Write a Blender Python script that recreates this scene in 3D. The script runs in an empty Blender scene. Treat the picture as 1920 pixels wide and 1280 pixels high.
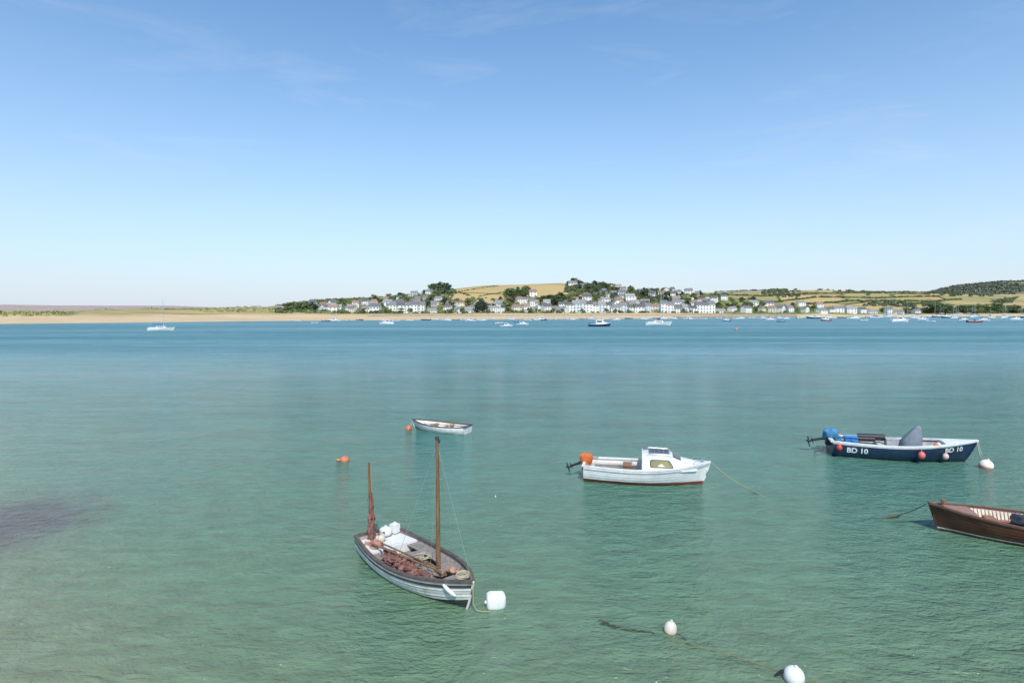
import bpy, math, random
import numpy as np
from mathutils import Vector, Matrix, noise
random.seed(7); R=random.Random(11)
F=1100.0; CAMH=7.0; TH=math.atan(57/F)
scene=bpy.context.scene; COL=scene.collection
def P(u,v,z=0.0):
    cx=(u-960)/F; cy=(640-v)/F
    d=(cx, math.cos(TH)+cy*math.sin(TH), -math.sin(TH)+cy*math.cos(TH))
    t=(z-CAMH)/d[2]
    return Vector((d[0]*t,d[1]*t,z))
def lerp(a,b,t): return a+(b-a)*t
def clamp(x,a=0.,b=1.): return max(a,min(b,x))
def smooth(x): x=clamp(x); return x*x*(3-2*x)
def interp(x,pts):
    if x<=pts[0][0]: return pts[0][1]
    for (a,b),(c,d) in zip(pts,pts[1:]):
        if x<=c: return lerp(b,d,(x-a)/(c-a))
    return pts[-1][1]
# ---------------------------------------------------------------- materials
def nd(nt,t,**k):
    n=nt.nodes.new(t)
    for a,b in k.items():
        if a.startswith('i_'): n.inputs[a[2:].replace('_',' ')].default_value=b
        else: setattr(n,a,b)
    return n
def rgba(c): return (c[0],c[1],c[2],1)
MC={}
def mat(name,c,rough=0.5,var=0.18,scale=6.0,bump=0.15,metal=0.0,grime=0.0,bands=None,spec=0.5,bscale=None,objrand=0.0,stretch=None):
    if name in MC: return MC[name]
    m=bpy.data.materials.new(name); m.use_nodes=True; nt=m.node_tree; L=nt.links
    b=nt.nodes['Principled BSDF']; b.inputs['Roughness'].default_value=rough; b.inputs['Metallic'].default_value=metal
    b.inputs['Specular IOR Level'].default_value=spec
    tc=nd(nt,'ShaderNodeTexCoord'); src=tc.outputs['Object']
    if stretch:
        mp=nd(nt,'ShaderNodeMapping'); mp.inputs['Scale'].default_value=stretch; L.new(src,mp.inputs['Vector']); vec=mp.outputs[0]
    else: vec=src
    n=nd(nt,'ShaderNodeTexNoise'); n.inputs['Scale'].default_value=scale; n.inputs['Detail'].default_value=6; L.new(vec,n.inputs['Vector'])
    if bands:
        sp=nd(nt,'ShaderNodeSeparateXYZ'); L.new(src,sp.inputs[0])
        ad=nd(nt,'ShaderNodeMath',operation='MULTIPLY_ADD'); L.new(n.outputs['Fac'],ad.inputs[0]); ad.inputs[1].default_value=0.03; L.new(sp.outputs['Z'],ad.inputs[2])
        mr=nd(nt,'ShaderNodeMapRange'); mr.inputs['From Min'].default_value=-1; mr.inputs['From Max'].default_value=2; L.new(ad.outputs[0],mr.inputs['Value'])
        cr=nd(nt,'ShaderNodeValToRGB'); cr.color_ramp.interpolation='CONSTANT'
        el=cr.color_ramp.elements; el[0].position=0; el[0].color=rgba(bands[0][1]); el[1].position=(bands[1][0]+1.015)/3; el[1].color=rgba(bands[1][1])
        for z,cc in bands[2:]:
            e=el.new((z+1.015)/3); e.color=rgba(cc)
        L.new(mr.outputs[0],cr.inputs[0]); col=cr.outputs[0]
    else:
        rg=nd(nt,'ShaderNodeRGB'); rg.outputs[0].default_value=rgba(c); col=rg.outputs[0]
    cr2=nd(nt,'ShaderNodeMapRange'); cr2.inputs['From Min'].default_value=0.3; cr2.inputs['From Max'].default_value=0.7
    cr2.inputs['To Min'].default_value=1-var; cr2.inputs['To Max'].default_value=1+var*0.5; L.new(n.outputs['Fac'],cr2.inputs['Value'])
    vm=nd(nt,'ShaderNodeVectorMath',operation='SCALE'); L.new(col,vm.inputs[0]); L.new(cr2.outputs[0],vm.inputs['Scale']); out=vm.outputs[0]
    if objrand>0:
        oi=nd(nt,'ShaderNodeObjectInfo'); mr=nd(nt,'ShaderNodeMapRange'); L.new(oi.outputs['Random'],mr.inputs['Value'])
        mr.inputs['To Min'].default_value=1-objrand; mr.inputs['To Max'].default_value=1+objrand
        v2=nd(nt,'ShaderNodeVectorMath',operation='SCALE'); L.new(out,v2.inputs[0]); L.new(mr.outputs[0],v2.inputs['Scale']); out=v2.outputs[0]
    if grime>0:
        n2=nd(nt,'ShaderNodeTexNoise'); n2.inputs['Scale'].default_value=2.2; n2.inputs['Detail'].default_value=8; n2.inputs['Roughness'].default_value=0.7
        mp2=nd(nt,'ShaderNodeMapping'); mp2.inputs['Scale'].default_value=(1.5,1.5,0.5); L.new(src,mp2.inputs[0]); L.new(mp2.outputs[0],n2.inputs['Vector'])
        mr=nd(nt,'ShaderNodeMapRange'); mr.inputs['From Min'].default_value=0.5; mr.inputs['From Max'].default_value=0.72; mr.inputs['To Max'].default_value=grime; L.new(n2.outputs['Fac'],mr.inputs['Value'])
        mx=nd(nt,'ShaderNodeMix',data_type='RGBA'); L.new(mr.outputs[0],mx.inputs[0]); L.new(out,mx.inputs[6]); mx.inputs[7].default_value=(0.16,0.13,0.08,1); out=mx.outputs[2]
    L.new(out,b.inputs['Base Color'])
    if bump>0:
        nb=nd(nt,'ShaderNodeTexNoise'); nb.inputs['Scale'].default_value=bscale or scale*4; nb.inputs['Detail'].default_value=4; L.new(vec,nb.inputs['Vector'])
        bp=nd(nt,'ShaderNodeBump'); bp.inputs['Strength'].default_value=bump; bp.inputs['Distance'].default_value=0.02; L.new(nb.outputs['Fac'],bp.inputs['Height']); L.new(bp.outputs[0],b.inputs['Normal'])
    MC[name]=m; return m
# ---------------------------------------------------------------- mesh builder
class MB:
    def __init__(s): s.v=[]; s.f=[]; s.m=[]
    def add(s,vs,fs,mi=0):
        o=len(s.v); s.v+= [tuple(q) for q in vs]; s.f+=[tuple(i+o for i in f) for f in fs]; s.m+=[mi]*len(fs)
    def box(s,c,d,rz=0,rx=0,ry=0,mi=0,taper=1.0):
        M=Matrix.Translation(c)@Matrix.Rotation(rz,4,'Z')@Matrix.Rotation(ry,4,'Y')@Matrix.Rotation(rx,4,'X')
        vs=[]
        for z in(-.5,.5):
            k=taper if z>0 else 1
            for x,y in((-.5,-.5),(.5,-.5),(.5,.5),(-.5,.5)): vs.append(M@Vector((x*d[0]*k,y*d[1]*k,z*d[2])))
        s.add(vs,[(0,3,2,1),(4,5,6,7),(0,1,5,4),(1,2,6,5),(2,3,7,6),(3,0,4,7)],mi)
    def tube(s,path,r,n=8,mi=0,cap=True,jit=0,seed=0,sq=(1,1)):
        path=[Vector(p) for p in path]; N=len(path)
        rr=r if isinstance(r,(list,tuple)) else [r]*N
        vs=[]; up=Vector((0,0,1))
        for i,p in enumerate(path):
            t=(path[min(i+1,N-1)]-path[max(i-1,0)]).normalized()
            a=up if abs(t.z)<0.95 else Vector((1,0,0))
            x=t.cross(a).normalized(); y=x.cross(t).normalized()
            for k in range(n):
                an=2*math.pi*k/n; q=rr[i]
                if jit: q*=1+jit*noise.noise(Vector((math.cos(an)*2.3+seed,math.sin(an)*2.3,i*0.55)))*1.6
                vs.append(p+x*math.cos(an)*q*sq[0]+y*math.sin(an)*q*sq[1])
        fs=[]
        for i in range(N-1):
            for k in range(n):
                a=i*n+k; b=i*n+(k+1)%n; fs.append((a,b,b+n,a+n))
        if cap: fs.append(tuple(range(n))[::-1]); fs.append(tuple((N-1)*n+k for k in range(n)))
        s.add(vs,fs,mi)
    def ball(s,c,r,nu=14,nv=9,mi=0,jit=0,seed=0,pw=1.0,mf=None):
        r=r if isinstance(r,(tuple,list)) else (r,r,r); c=Vector(c)
        vs=[];fs=[]
        sg=lambda a:math.copysign(abs(a)**pw,a)
        for j in range(1,nv):
            ph=math.pi*j/nv
            for i in range(nu):
                th=2*math.pi*i/nu
                d=Vector((sg(math.sin(ph))*sg(math.cos(th)),sg(math.sin(ph))*sg(math.sin(th)),sg(math.cos(ph))))
                k=1+(jit*noise.noise(d*1.9+Vector((seed,seed*2,0))) if jit else 0)
                vs.append(c+Vector((d.x*r[0],d.y*r[1],d.z*r[2]))*k)
        top=len(vs); vs.append(c+Vector((0,0,r[2]))); vs.append(c-Vector((0,0,r[2])))
        for j in range(nv-2):
            for i in range(nu): a=j*nu+i;b=j*nu+(i+1)%nu; fs.append((a,a+nu,b+nu,b))
        for i in range(nu):
            fs.append((top,i,(i+1)%nu)); a=(nv-2)*nu; fs.append((top+1,a+(i+1)%nu,a+i))
        s.add(vs,fs,mi)
    def sweep(s,path,w,h,mi=0):
        path=[Vector(p) for p in path]; N=len(path); vs=[]
        for i,p in enumerate(path):
            t=(path[min(i+1,N-1)]-path[max(i-1,0)]); t.z=0; t.normalize(); x=Vector((t.y,-t.x,0))
            for a,b in((-.5,-.5),(.5,-.5),(.5,.5),(-.5,.5)): vs.append(p+x*a*w+Vector((0,0,b*h)))
        fs=[]
        for i in range(N-1):
            for k in range(4): a=i*4+k;b=i*4+(k+1)%4; fs.append((a,b,b+4,a+4))
        fs.append((3,2,1,0)); e=(N-1)*4; fs.append((e,e+1,e+2,e+3)); s.add(vs,fs,mi)
    def mesh(s,name,mats,sm=True,ang=40):
        me=bpy.data.meshes.new(name); me.from_pydata(s.v,[],s.f)
        for m in (mats if isinstance(mats,(list,tuple)) else [mats]): me.materials.append(m)
        me.polygons.foreach_set('material_index',s.m)
        me.update()
        import bmesh
        bm=bmesh.new(); bm.from_mesh(me); bmesh.ops.recalc_face_normals(bm,faces=bm.faces); bm.to_mesh(me); bm.free()
        if sm:
            me.polygons.foreach_set('use_smooth',[True]*len(me.polygons))
            try: me.set_sharp_from_angle(angle=math.radians(ang))
            except Exception: pass
        return me
def obj(name,me,parent=None,loc=None,rz=0,**props):
    o=bpy.data.objects.new(name,me); COL.objects.link(o)
    if parent is not None: o.parent=parent
    if loc is not None: o.location=loc
    o.rotation_euler=(0,0,rz)
    for k,v in props.items(): o[k]=v
    return o
def empty(name,loc,rz,label,cat,**p):
    o=obj(name,None,None,loc,rz,label=label,category=cat,**p); o.empty_display_size=.3; return o
# ---------------------------------------------------------------- camera, sun, sky
cam=bpy.data.cameras.new('camera'); co=bpy.data.objects.new('camera',cam); COL.objects.link(co)
co.location=(0,0,CAMH); co.rotation_euler=(math.pi/2-TH,0,0); cam.sensor_width=36; cam.lens=F/1920*36
cam.clip_start=0.1; cam.clip_end=30000; scene.camera=co
az=math.radians(172); el=math.radians(50)
sd=Vector((math.sin(az)*math.cos(el),math.cos(az)*math.cos(el),math.sin(el)))
sl=bpy.data.lights.new('sun','SUN'); sl.energy=4.1; sl.angle=math.radians(0.5); sl.color=(1,0.95,0.87)
so=bpy.data.objects.new('sun',sl); COL.objects.link(so); so.rotation_euler=(-sd).to_track_quat('-Z','Y').to_euler(); so.location=(0,0,60)
w=bpy.data.worlds.new('World'); scene.world=w; w.use_nodes=True; nt=w.node_tree; L=nt.links
bg=nt.nodes['Background']; sky=nd(nt,'ShaderNodeTexSky',sky_type='NISHITA',sun_disc=False,sun_elevation=el,sun_rotation=az)
sky.air_density=1.0; sky.dust_density=0.4; sky.ozone_density=2.0; sky.altitude=0
bg.inputs['Strength'].default_value=0.148
tc=nd(nt,'ShaderNodeTexCoord'); mp=nd(nt,'ShaderNodeMapping'); mp.inputs['Scale'].default_value=(1.3,1.3,7.5); mp.inputs['Rotation'].default_value=(0,math.radians(4),0); mp.inputs['Location'].default_value=(3.1,1.7,.4)
L.new(tc.outputs['Generated'],mp.inputs[0])
gm=nd(nt,'ShaderNodeVectorMath',operation='MULTIPLY'); L.new(sky.outputs[0],gm.inputs[0]); gm.inputs[1].default_value=(0.76,1.13,1.30)
sz=nd(nt,'ShaderNodeSeparateXYZ'); L.new(tc.outputs['Generated'],sz.inputs[0])
m1=nd(nt,'ShaderNodeMath',operation='SUBTRACT',use_clamp=True); m1.inputs[0].default_value=1; L.new(sz.outputs[2],m1.inputs[1])
m2=nd(nt,'ShaderNodeMath',operation='POWER'); L.new(m1.outputs[0],m2.inputs[0]); m2.inputs[1].default_value=4.3
m3=nd(nt,'ShaderNodeMath',operation='MULTIPLY'); L.new(m2.outputs[0],m3.inputs[0]); m3.inputs[1].default_value=.97
hz=nd(nt,'ShaderNodeMix',data_type='RGBA'); L.new(m3.outputs[0],hz.inputs[0]); L.new(gm.outputs[0],hz.inputs[6]); hz.inputs[7].default_value=(4.85,5.2,5.85,1)
n=nd(nt,'ShaderNodeTexNoise'); n.inputs['Scale'].default_value=2.3; n.inputs['Detail'].default_value=9; n.inputs['Roughness'].default_value=0.62; n.inputs['Distortion'].default_value=0.6; L.new(mp.outputs[0],n.inputs['Vector'])
mr=nd(nt,'ShaderNodeMapRange'); mr.inputs['From Min'].default_value=0.54; mr.inputs['From Max'].default_value=0.82; mr.inputs['To Max'].default_value=0.22; L.new(n.outputs['Fac'],mr.inputs[0])
mx=nd(nt,'ShaderNodeMix',data_type='RGBA'); L.new(mr.outputs[0],mx.inputs[0]); L.new(hz.outputs[2],mx.inputs[6]); mx.inputs[7].default_value=(5.5,5.8,6.2,1)
L.new(mx.outputs[2],bg.inputs['Color'])
scene.view_settings.view_transform='Standard'; scene.view_settings.look='None'; scene.view_settings.exposure=0
# ---------------------------------------------------------------- water
def water_mat():
    m=bpy.data.materials.new('estuary_water'); m.use_nodes=True; nt=m.node_tree; L=nt.links; b=nt.nodes['Principled BSDF']
    ge=nd(nt,'ShaderNodeNewGeometry'); sp=nd(nt,'ShaderNodeSeparateXYZ'); L.new(ge.outputs['Position'],sp.inputs[0])
    def M(op,a,bb=None,c=None):
        q=nd(nt,'ShaderNodeMath',operation=op)
        for i,x in enumerate((a,bb,c)):
            if x is None: continue
            if isinstance(x,(int,float)): q.inputs[i].default_value=x
            else: L.new(x,q.inputs[i])
        return q.outputs[0]
    def NO(scale,st=(1,1,1),det=3,rough=.5,dist=0,rot=0):
        mp=nd(nt,'ShaderNodeMapping'); mp.inputs['Scale'].default_value=st; mp.inputs['Rotation'].default_value=(0,0,rot); L.new(ge.outputs['Position'],mp.inputs[0])
        q=nd(nt,'ShaderNodeTexNoise'); q.inputs['Scale'].default_value=scale; q.inputs['Detail'].default_value=det; q.inputs['Roughness'].default_value=rough; q.inputs['Distortion'].default_value=dist
        L.new(mp.outputs[0],q.inputs['Vector']); return q.outputs['Fac']
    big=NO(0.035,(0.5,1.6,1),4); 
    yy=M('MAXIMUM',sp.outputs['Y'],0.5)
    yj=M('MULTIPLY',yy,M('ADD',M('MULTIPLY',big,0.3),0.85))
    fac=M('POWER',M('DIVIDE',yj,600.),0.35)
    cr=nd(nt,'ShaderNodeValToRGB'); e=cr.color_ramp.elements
    st=[(0.0,(0.17,0.20,0.11)),(0.235,(0.140,0.212,0.122)),(0.28,(0.115,0.214,0.136)),(0.335,(0.086,0.211,0.160)),(0.42,(0.066,0.203,0.187)),(0.55,(0.068,0.205,0.218)),(0.75,(0.095,0.228,0.255)),(1,(0.125,0.25,0.285))]  # water tint by distance; far stops lightened to replace the reduced sky reflection
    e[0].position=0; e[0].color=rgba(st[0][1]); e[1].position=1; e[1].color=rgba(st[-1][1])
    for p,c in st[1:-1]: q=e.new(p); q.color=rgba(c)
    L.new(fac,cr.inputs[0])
    def MIX(f,a,c):
        q=nd(nt,'ShaderNodeMix',data_type='RGBA'); L.new(f,q.inputs[0]); L.new(a,q.inputs[6])
        if isinstance(c,tuple): q.inputs[7].default_value=rgba(c)
        else: L.new(c,q.inputs[7])
        return q.outputs[2]
    def MR(v,a,bb,c=0,d=1,kind='SMOOTHSTEP'):
        q=nd(nt,'ShaderNodeMapRange',interpolation_type=kind); L.new(v,q.inputs[0]); q.inputs[1].default_value=a; q.inputs[2].default_value=bb; q.inputs[3].default_value=c; q.inputs[4].default_value=d; return q.outputs[0]
    # sandy shallows beside the quay
    s1=M('ADD',M('ADD',sp.outputs['X'],M('MULTIPLY',sp.outputs['Y'],1.1)),M('MULTIPLY',NO(0.25,det=4),5.0))
    col=MIX(MR(s1,1.5,12.0,0.55,0),cr.outputs[0],(0.25,0.245,0.15))
    # submerged weed bed
    dx=M('DIVIDE',M('ADD',sp.outputs['X'],17.0),3.2); dy=M('DIVIDE',M('ADD',sp.outputs['Y'],-18.7),3.6)
    rr=M('SQRT',M('ADD',M('MULTIPLY',dx,dx),M('MULTIPLY',dy,dy)))
    rr=M('ADD',rr,M('MULTIPLY',M('SUBTRACT',NO(0.9,det=6,rough=.7),.5),1.6))
    col=MIX(MR(rr,0.25,1.35,0.8,0),col,(0.085,0.062,0.085))
    # wind streaks farther out, mixed in as paler water colour
    stk=NO(0.02,(0.16,1.5,1),5,.62,.3,math.radians(3))
    col=MIX(M('MULTIPLY',MR(stk,.45,.64,0,.6),MR(sp.outputs['Y'],35,110)),col,(0.21,0.35,0.39))
    # light and dark of the ripples painted into the water colour
    rip=NO(2.4,(0.42,1.15,1),5,.64,.5,math.radians(-7))
    rip2=NO(0.42,(0.30,1.3,1),5,.72,.3,math.radians(4))
    mod=M('MULTIPLY',MR(rip,.34,.66,.82,1.16,'LINEAR'),M('ADD',1.0,M('MULTIPLY',MR(rip2,.35,.65,-.24,.24,'LINEAR'),MR(sp.outputs['Y'],18,45,.1,1))))
    vs_=nd(nt,'ShaderNodeVectorMath',operation='SCALE'); L.new(col,vs_.inputs[0]); L.new(mod,vs_.inputs['Scale']); col=vs_.outputs[0]
    # pale drifting foam specks
    vo=nd(nt,'ShaderNodeTexVoronoi'); vo.inputs['Scale'].default_value=3.2; L.new(ge.outputs['Position'],vo.inputs['Vector'])
    sk=M('MULTIPLY',MR(vo.outputs['Distance'],0.035,0.06,1,0),MR(NO(0.22,det=3),.52,.62)); sk=M('MULTIPLY',sk,MR(sp.outputs['Y'],16,24,.6,0))
    col=MIX(sk,col,(0.6,0.65,0.58))
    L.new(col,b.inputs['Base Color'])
    b.inputs['IOR'].default_value=1.33
    L.new(MR(sp.outputs['Y'],35,130,.5,.16),b.inputs['Specular IOR Level'])
    wind=NO(0.02,(0.25,1.8,1),5,.6,0.4)
    L.new(M('ADD',MR(wind,.35,.65,.05,.10),MR(sp.outputs['Y'],30,170,0,.38)),b.inputs['Roughness'])
    h1=M('MULTIPLY',NO(0.6,(0.45,1,1),2,.5,.3,math.radians(14)),0.15)
    h2=M('MULTIPLY',NO(2.4,(0.5,1,1),4,.62,.6,math.radians(-10)),0.175)
    h3=M('MULTIPLY',NO(8.0,(0.55,1,1),3,.6,.3,math.radians(8)),0.085)
    amp=MR(wind,.35,.65,.9,1.25)
    H=M('MULTIPLY',M('ADD',M('ADD',h1,h2),h3),amp)
    bp=nd(nt,'ShaderNodeBump'); bp.inputs['Strength'].default_value=1; bp.inputs['Distance'].default_value=1.0; L.new(H,bp.inputs['Height']); L.new(bp.outputs[0],b.inputs['Normal'])
    return m
b=MB(); S=9000
b.add([(-S,-60,0),(S,-60,0),(S,S,0),(-S,S,0)],[(0,1,2,3)])
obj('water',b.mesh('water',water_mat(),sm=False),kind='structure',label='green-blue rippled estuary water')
# ---------------------------------------------------------------- terrain
DS=[(-900,290),(0,318),(300,366),(700,450),(1250,545),(1500,620),(1920,830),(2600,900)]
WP=[(0,48),(400,44),(600,50),(1300,45),(1600,25),(2000,20)]
def uu(x,y): return 960+F*x/y
def V2Z(v,d): return CAMH+(583-v)*d/F
R1=[(-400,586),(330,586),(430,582),(500,575),(560,567),(620,561),(680,559),(740,555),(800,549),(850,540),(900,536),(960,533),(1000,531),(1050,530),(1110,533),(1180,543),(1240,549),(1290,551),(1350,556),(1420,563),(1500,572),(1600,582),(2600,584)]
R2=[(-400,584),(1100,584),(1250,552),(1300,549),(1370,547),(1440,544),(1500,545),(1560,546),(1640,547),(1700,547),(1760,550),(1830,553),(2600,552)]
R3=[(-400,586),(1500,586),(1650,560),(1720,552),(1770,541),(1800,535),(1860,530),(1920,527),(2000,524),(2600,530)]
R4=[(-900,570),(0,571),(100,572.5),(220,573),(320,573),(400,576),(450,579),(600,582),(900,583),(2600,583)]
def terr(x,y):
    d=y; u=uu(x,y); s=interp(u,DS); e=d-s
    n1=noise.noise(Vector((x*.004,y*.004,3)))
    W=interp(u,WP)
    base=interp(u,[(0,3.6),(500,4.2),(800,5),(1300,5),(1700,3),(2000,3)])
    if e<0: return max(-3,e*.03)
    if e<W: z=base*.55*(e/W)
    else: z=lerp(base*.55,base,smooth((e-W)/12)) 
    e2=W+25
    dr=900+max(0,u-1400)*.6
    t=(d-(s+e2))/(dr-(s+e2))
    z1=max(V2Z(interp(u,R1),dr),base)
    if t>0:
        if t<1: z=lerp(z,z1,smooth(t)*.5+t*.5) 
        else: z=lerp(z1,4,smooth((d-dr)/350))
    # dunes
    dm=smooth((u-60)/150)*smooth((600-u)/120)
    if dm>0:
        dn=noise.noise(Vector((x*.03,y*.02,8)))*.5+.5
        z+=dm*math.exp(-((e-130)/45)**2)*(2.2+4.5*dn)
    if u<700: z+=smooth((700-u)/200)*math.exp(-((e-85)/28)**2)*1.6*(noise.noise(Vector((x*.04,y*.04,1)))+.8)
    z2=V2Z(interp(u,R2),1900)-4
    if d>1150: z+=max(0,z2)*smooth((d-1150)/750)*(1 if d<1900 else max(.3,1-smooth((d-1900)/500)*.5))*(1+.05*n1)
    z3=V2Z(interp(u,R3),2700)-4
    if d>2050: z=max(z,lerp(z,z3,smooth((d-2050)/650)))
    z4=V2Z(interp(u,R4),5000)-4
    if d>3000: z=max(z, 4+z4*smooth((d-3000)/2000))
    if e>W+30: z+=n1*1.6+noise.noise(Vector((x*.015,y*.015,5)))*1.0
    return z
us=np.arange(-420,2340,5.0)
rows=[-120,-40,-8]; e=0
while e<260: rows.append(e); e+=6+e*.03
while e<1500: rows.append(e); e+=16+e*.012
while e<6500: rows.append(e); e*=1.07
rows.append(9000)
vs=[];cols=[]
for r in rows:
    for u in us:
        s=interp(u,DS); d=s+r; x=(u-960)/F*d; z=terr(x,d)
        vs.append((x,d,z)); e=r
        W=interp(u,WP)
        nn=noise.noise(Vector((x*.012,d*.012,9)))
        sand=1-smooth((e-W-4+nn*14)/12)
        if u<620: sand=max(sand,.2*smooth((620-u)/60)*smooth((150-e+nn*130)/40))
        wood=0
        if d<1150 and e>W+5 and u>560: wood=.35+.5*smooth(.5+nn)
        if u>840 and u<1190 and d>660: wood=0.0
        if u<560: wood=(.45 if e<500 else .15)*smooth(nn*2+.8)
        if d>2050 and u>1500: wood=smooth(.55+(u-1700)/200+nn)*.95
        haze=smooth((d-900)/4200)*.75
        gold=.85*smooth((u-780)/60)*smooth((1260-u)/60)*smooth((d-600)/60)*smooth((1150-d)/40)
        if u<620: gold=.4
        if 1250<u<1900 and d>1150: gold=.4
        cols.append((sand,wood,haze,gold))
nc=len(us); fs=[(i*nc+j,i*nc+j+1,(i+1)*nc+j+1,(i+1)*nc+j) for i in range(len(rows)-1) for j in range(nc-1)]
me=bpy.data.meshes.new('hillside_terrain'); me.from_pydata(vs,[],fs)
ca=me.color_attributes.new('zone','FLOAT_COLOR','POINT'); ca.data.foreach_set('color',np.array(cols,dtype=np.float32).ravel())
me.polygons.foreach_set('use_smooth',[True]*len(fs))
m=bpy.data.materials.new('land'); m.use_nodes=True; nt=m.node_tree; L=nt.links; bs=nt.nodes['Principled BSDF']; bs.inputs['Roughness'].default_value=.9; bs.inputs['Specular IOR Level'].default_value=.1
at=nd(nt,'ShaderNodeAttribute',attribute_name='zone'); sp=nd(nt,'ShaderNodeSeparateColor'); L.new(at.outputs['Color'],sp.inputs[0])
ge=nd(nt,'ShaderNodeNewGeometry')
mp=nd(nt,'ShaderNodeMapping'); mp.inputs['Scale'].default_value=(1/170,1/150,0); mp.inputs['Rotation'].default_value=(0,0,.3); L.new(ge.outputs['Position'],mp.inputs[0])
vo=nd(nt,'ShaderNodeTexVoronoi'); vo.inputs['Scale'].default_value=1; vo.inputs['Randomness'].default_value=.75; L.new(mp.outputs[0],vo.inputs['Vector'])
sc=nd(nt,'ShaderNodeSeparateColor'); L.new(vo.outputs['Color'],sc.inputs[0])
cr=nd(nt,'ShaderNodeValToRGB'); cr.color_ramp.interpolation='CONSTANT'; e=cr.color_ramp.elements
for i,(p,c) in enumerate([(0,(.52,.38,.17)),(.28,(.47,.34,.15)),(.5,(.55,.43,.23)),(.66,(.36,.33,.13)),(.80,(.24,.28,.10)),(.90,(.17,.22,.07))]):
    q=e[i] if i<2 else e.new(p); q.position=p; q.color=rgba(c)
L.new(sc.outputs[0],cr.inputs[0])
def TN(scale,det=6):
    q=nd(nt,'ShaderNodeTexNoise'); q.inputs['Scale'].default_value=scale; q.inputs['Detail'].default_value=det; q.inputs['Roughness'].default_value=.65; L.new(ge.outputs['Position'],q.inputs['Vector']); return q.outputs['Fac']
def TMR(v,a,b_,c=0,d=1):
    q=nd(nt,'ShaderNodeMapRange'); L.new(v,q.inputs[0]); q.inputs[1].default_value=a;q.inputs[2].default_value=b_;q.inputs[3].default_value=c;q.inputs[4].default_value=d; return q.outputs[0]
def TMIX(f,a,c):
    q=nd(nt,'ShaderNodeMix',data_type='RGBA'); L.new(f,q.inputs[0]); L.new(a,q.inputs[6])
    if isinstance(c,tuple): q.inputs[7].default_value=rgba(c)
    else: L.new(c,q.inputs[7])
    return q.outputs[2]
ve=nd(nt,'ShaderNodeTexVoronoi',feature='DISTANCE_TO_EDGE'); ve.inputs['Scale'].default_value=1; ve.inputs['Randomness'].default_value=.75; L.new(mp.outputs[0],ve.inputs['Vector'])
c1=TMIX(TMR(TN(.03),.35,.65,0,.3),cr.outputs[0],(.38,.30,.13))
c1=TMIX(at.outputs['Alpha'],c1,(.53,.38,.17))
c1=TMIX(TMR(TN(.012),.45,.6,0,.3),c1,(.36,.29,.12))
c1=TMIX(TMR(ve.outputs['Distance'],.014,.032,.9,0),c1,(.06,.09,.03))
c2=TMIX(TMR(TN(.09),.4,.6),(lambda r:(setattr(r,'name','rgb'),r.outputs[0])[1])(nd(nt,'ShaderNodeRGB')),(.08,.12,.035))
[n for n in nt.nodes if n.name=='rgb'][0].outputs[0].default_value=(.22,.23,.08,1)
c1=TMIX(sp.outputs[1],c1,c2)
rs=nd(nt,'ShaderNodeRGB'); rs.outputs[0].default_value=(.62,.46,.28,1)
c3=TMIX(TMR(TN(.035),.4,.65,0,.55),rs.outputs[0],(.48,.35,.20))
c1=TMIX(sp.outputs[0],c1,c3)
c1=TMIX(sp.outputs[2],c1,(.40,.31,.34))  # distance haze painted into the land's base colour
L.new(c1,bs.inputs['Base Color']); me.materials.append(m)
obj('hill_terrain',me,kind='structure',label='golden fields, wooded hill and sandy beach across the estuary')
# ---------------------------------------------------------------- trees
leafs=[mat('leaf_green',(.12,.165,.06),.8,.45,.8,0,objrand=.35),mat('leaf_olive',(.19,.22,.08),.8,.4,.8,0,objrand=.3),mat('leaf_dark_pine',(.058,.092,.048),.85,.45,.8,0,objrand=.3)]
bark=mat('bark',(.09,.065,.045),.9)
def tree_mesh(kind,seed):
    r=random.Random(seed); b=MB(); pine=kind==2; h=10.0
    b.tube([(0,0,-1.2),(.1,.05,h*.3),(.05,-.1,h*.62)],[.42,.3,.12],6,1)
    for k in range(4):
        a=r.uniform(0,6.28); b.tube([(0,0,h*(.25+.08*k)),(math.cos(a)*1.6,math.sin(a)*1.6,h*(.42+.09*k))],[.16,.05],5,1)
    cl=[]
    for k in range(17):
        a=r.uniform(0,6.28); q=r.random()
        if pine: z=h*(.30+.62*q); rad=(1-q*.75)*3.4*r.uniform(.3,1.0); cr_=1.9-.7*q
        else: z=h*(.22+.65*q); rad=3.9*math.sqrt(max(0.05,1-(q*1.5-.55)**2))*r.uniform(.25,.95); cr_=r.uniform(1.3,2.1)
        cl.append((Vector((math.cos(a)*rad,math.sin(a)*rad,z)),cr_))
    vs=[];fs=[]
    for c,cr_ in cl:
        for k in range(46):
            d=Vector((r.gauss(0,1),r.gauss(0,1),r.gauss(0,1))).normalized(); p=c+Vector((d.x*cr_,d.y*cr_,d.z*cr_*.75))*r.uniform(.55,1.08)
            n=(d+Vector((r.gauss(0,.5),r.gauss(0,.5),r.gauss(0,.5)))).normalized(); x=n.orthogonal().normalized(); y=n.cross(x); s=r.uniform(.28,.58)
            o=len(vs); vs+=[p+x*s,p+y*s*.8,p-x*s,p-y*s*.8]; fs.append((o,o+1,o+2,o+3))
    b.add(vs,fs,0)
    me=bpy.data.meshes.new('tree'); me.from_pydata(b.v,[],b.f); me.materials.append(leafs[kind]); me.materials.append(bark); me.polygons.foreach_set('material_index',b.m); return me
TM={k:[tree_mesh(k,k*10+i) for i in range(3)] for k in range(3)}
TL={0:'rounded green broadleaf tree on the village hillside',1:'olive green garden tree among the hillside houses',2:'tall dark pine tree on the hill above the village'}
ntree=0
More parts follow.
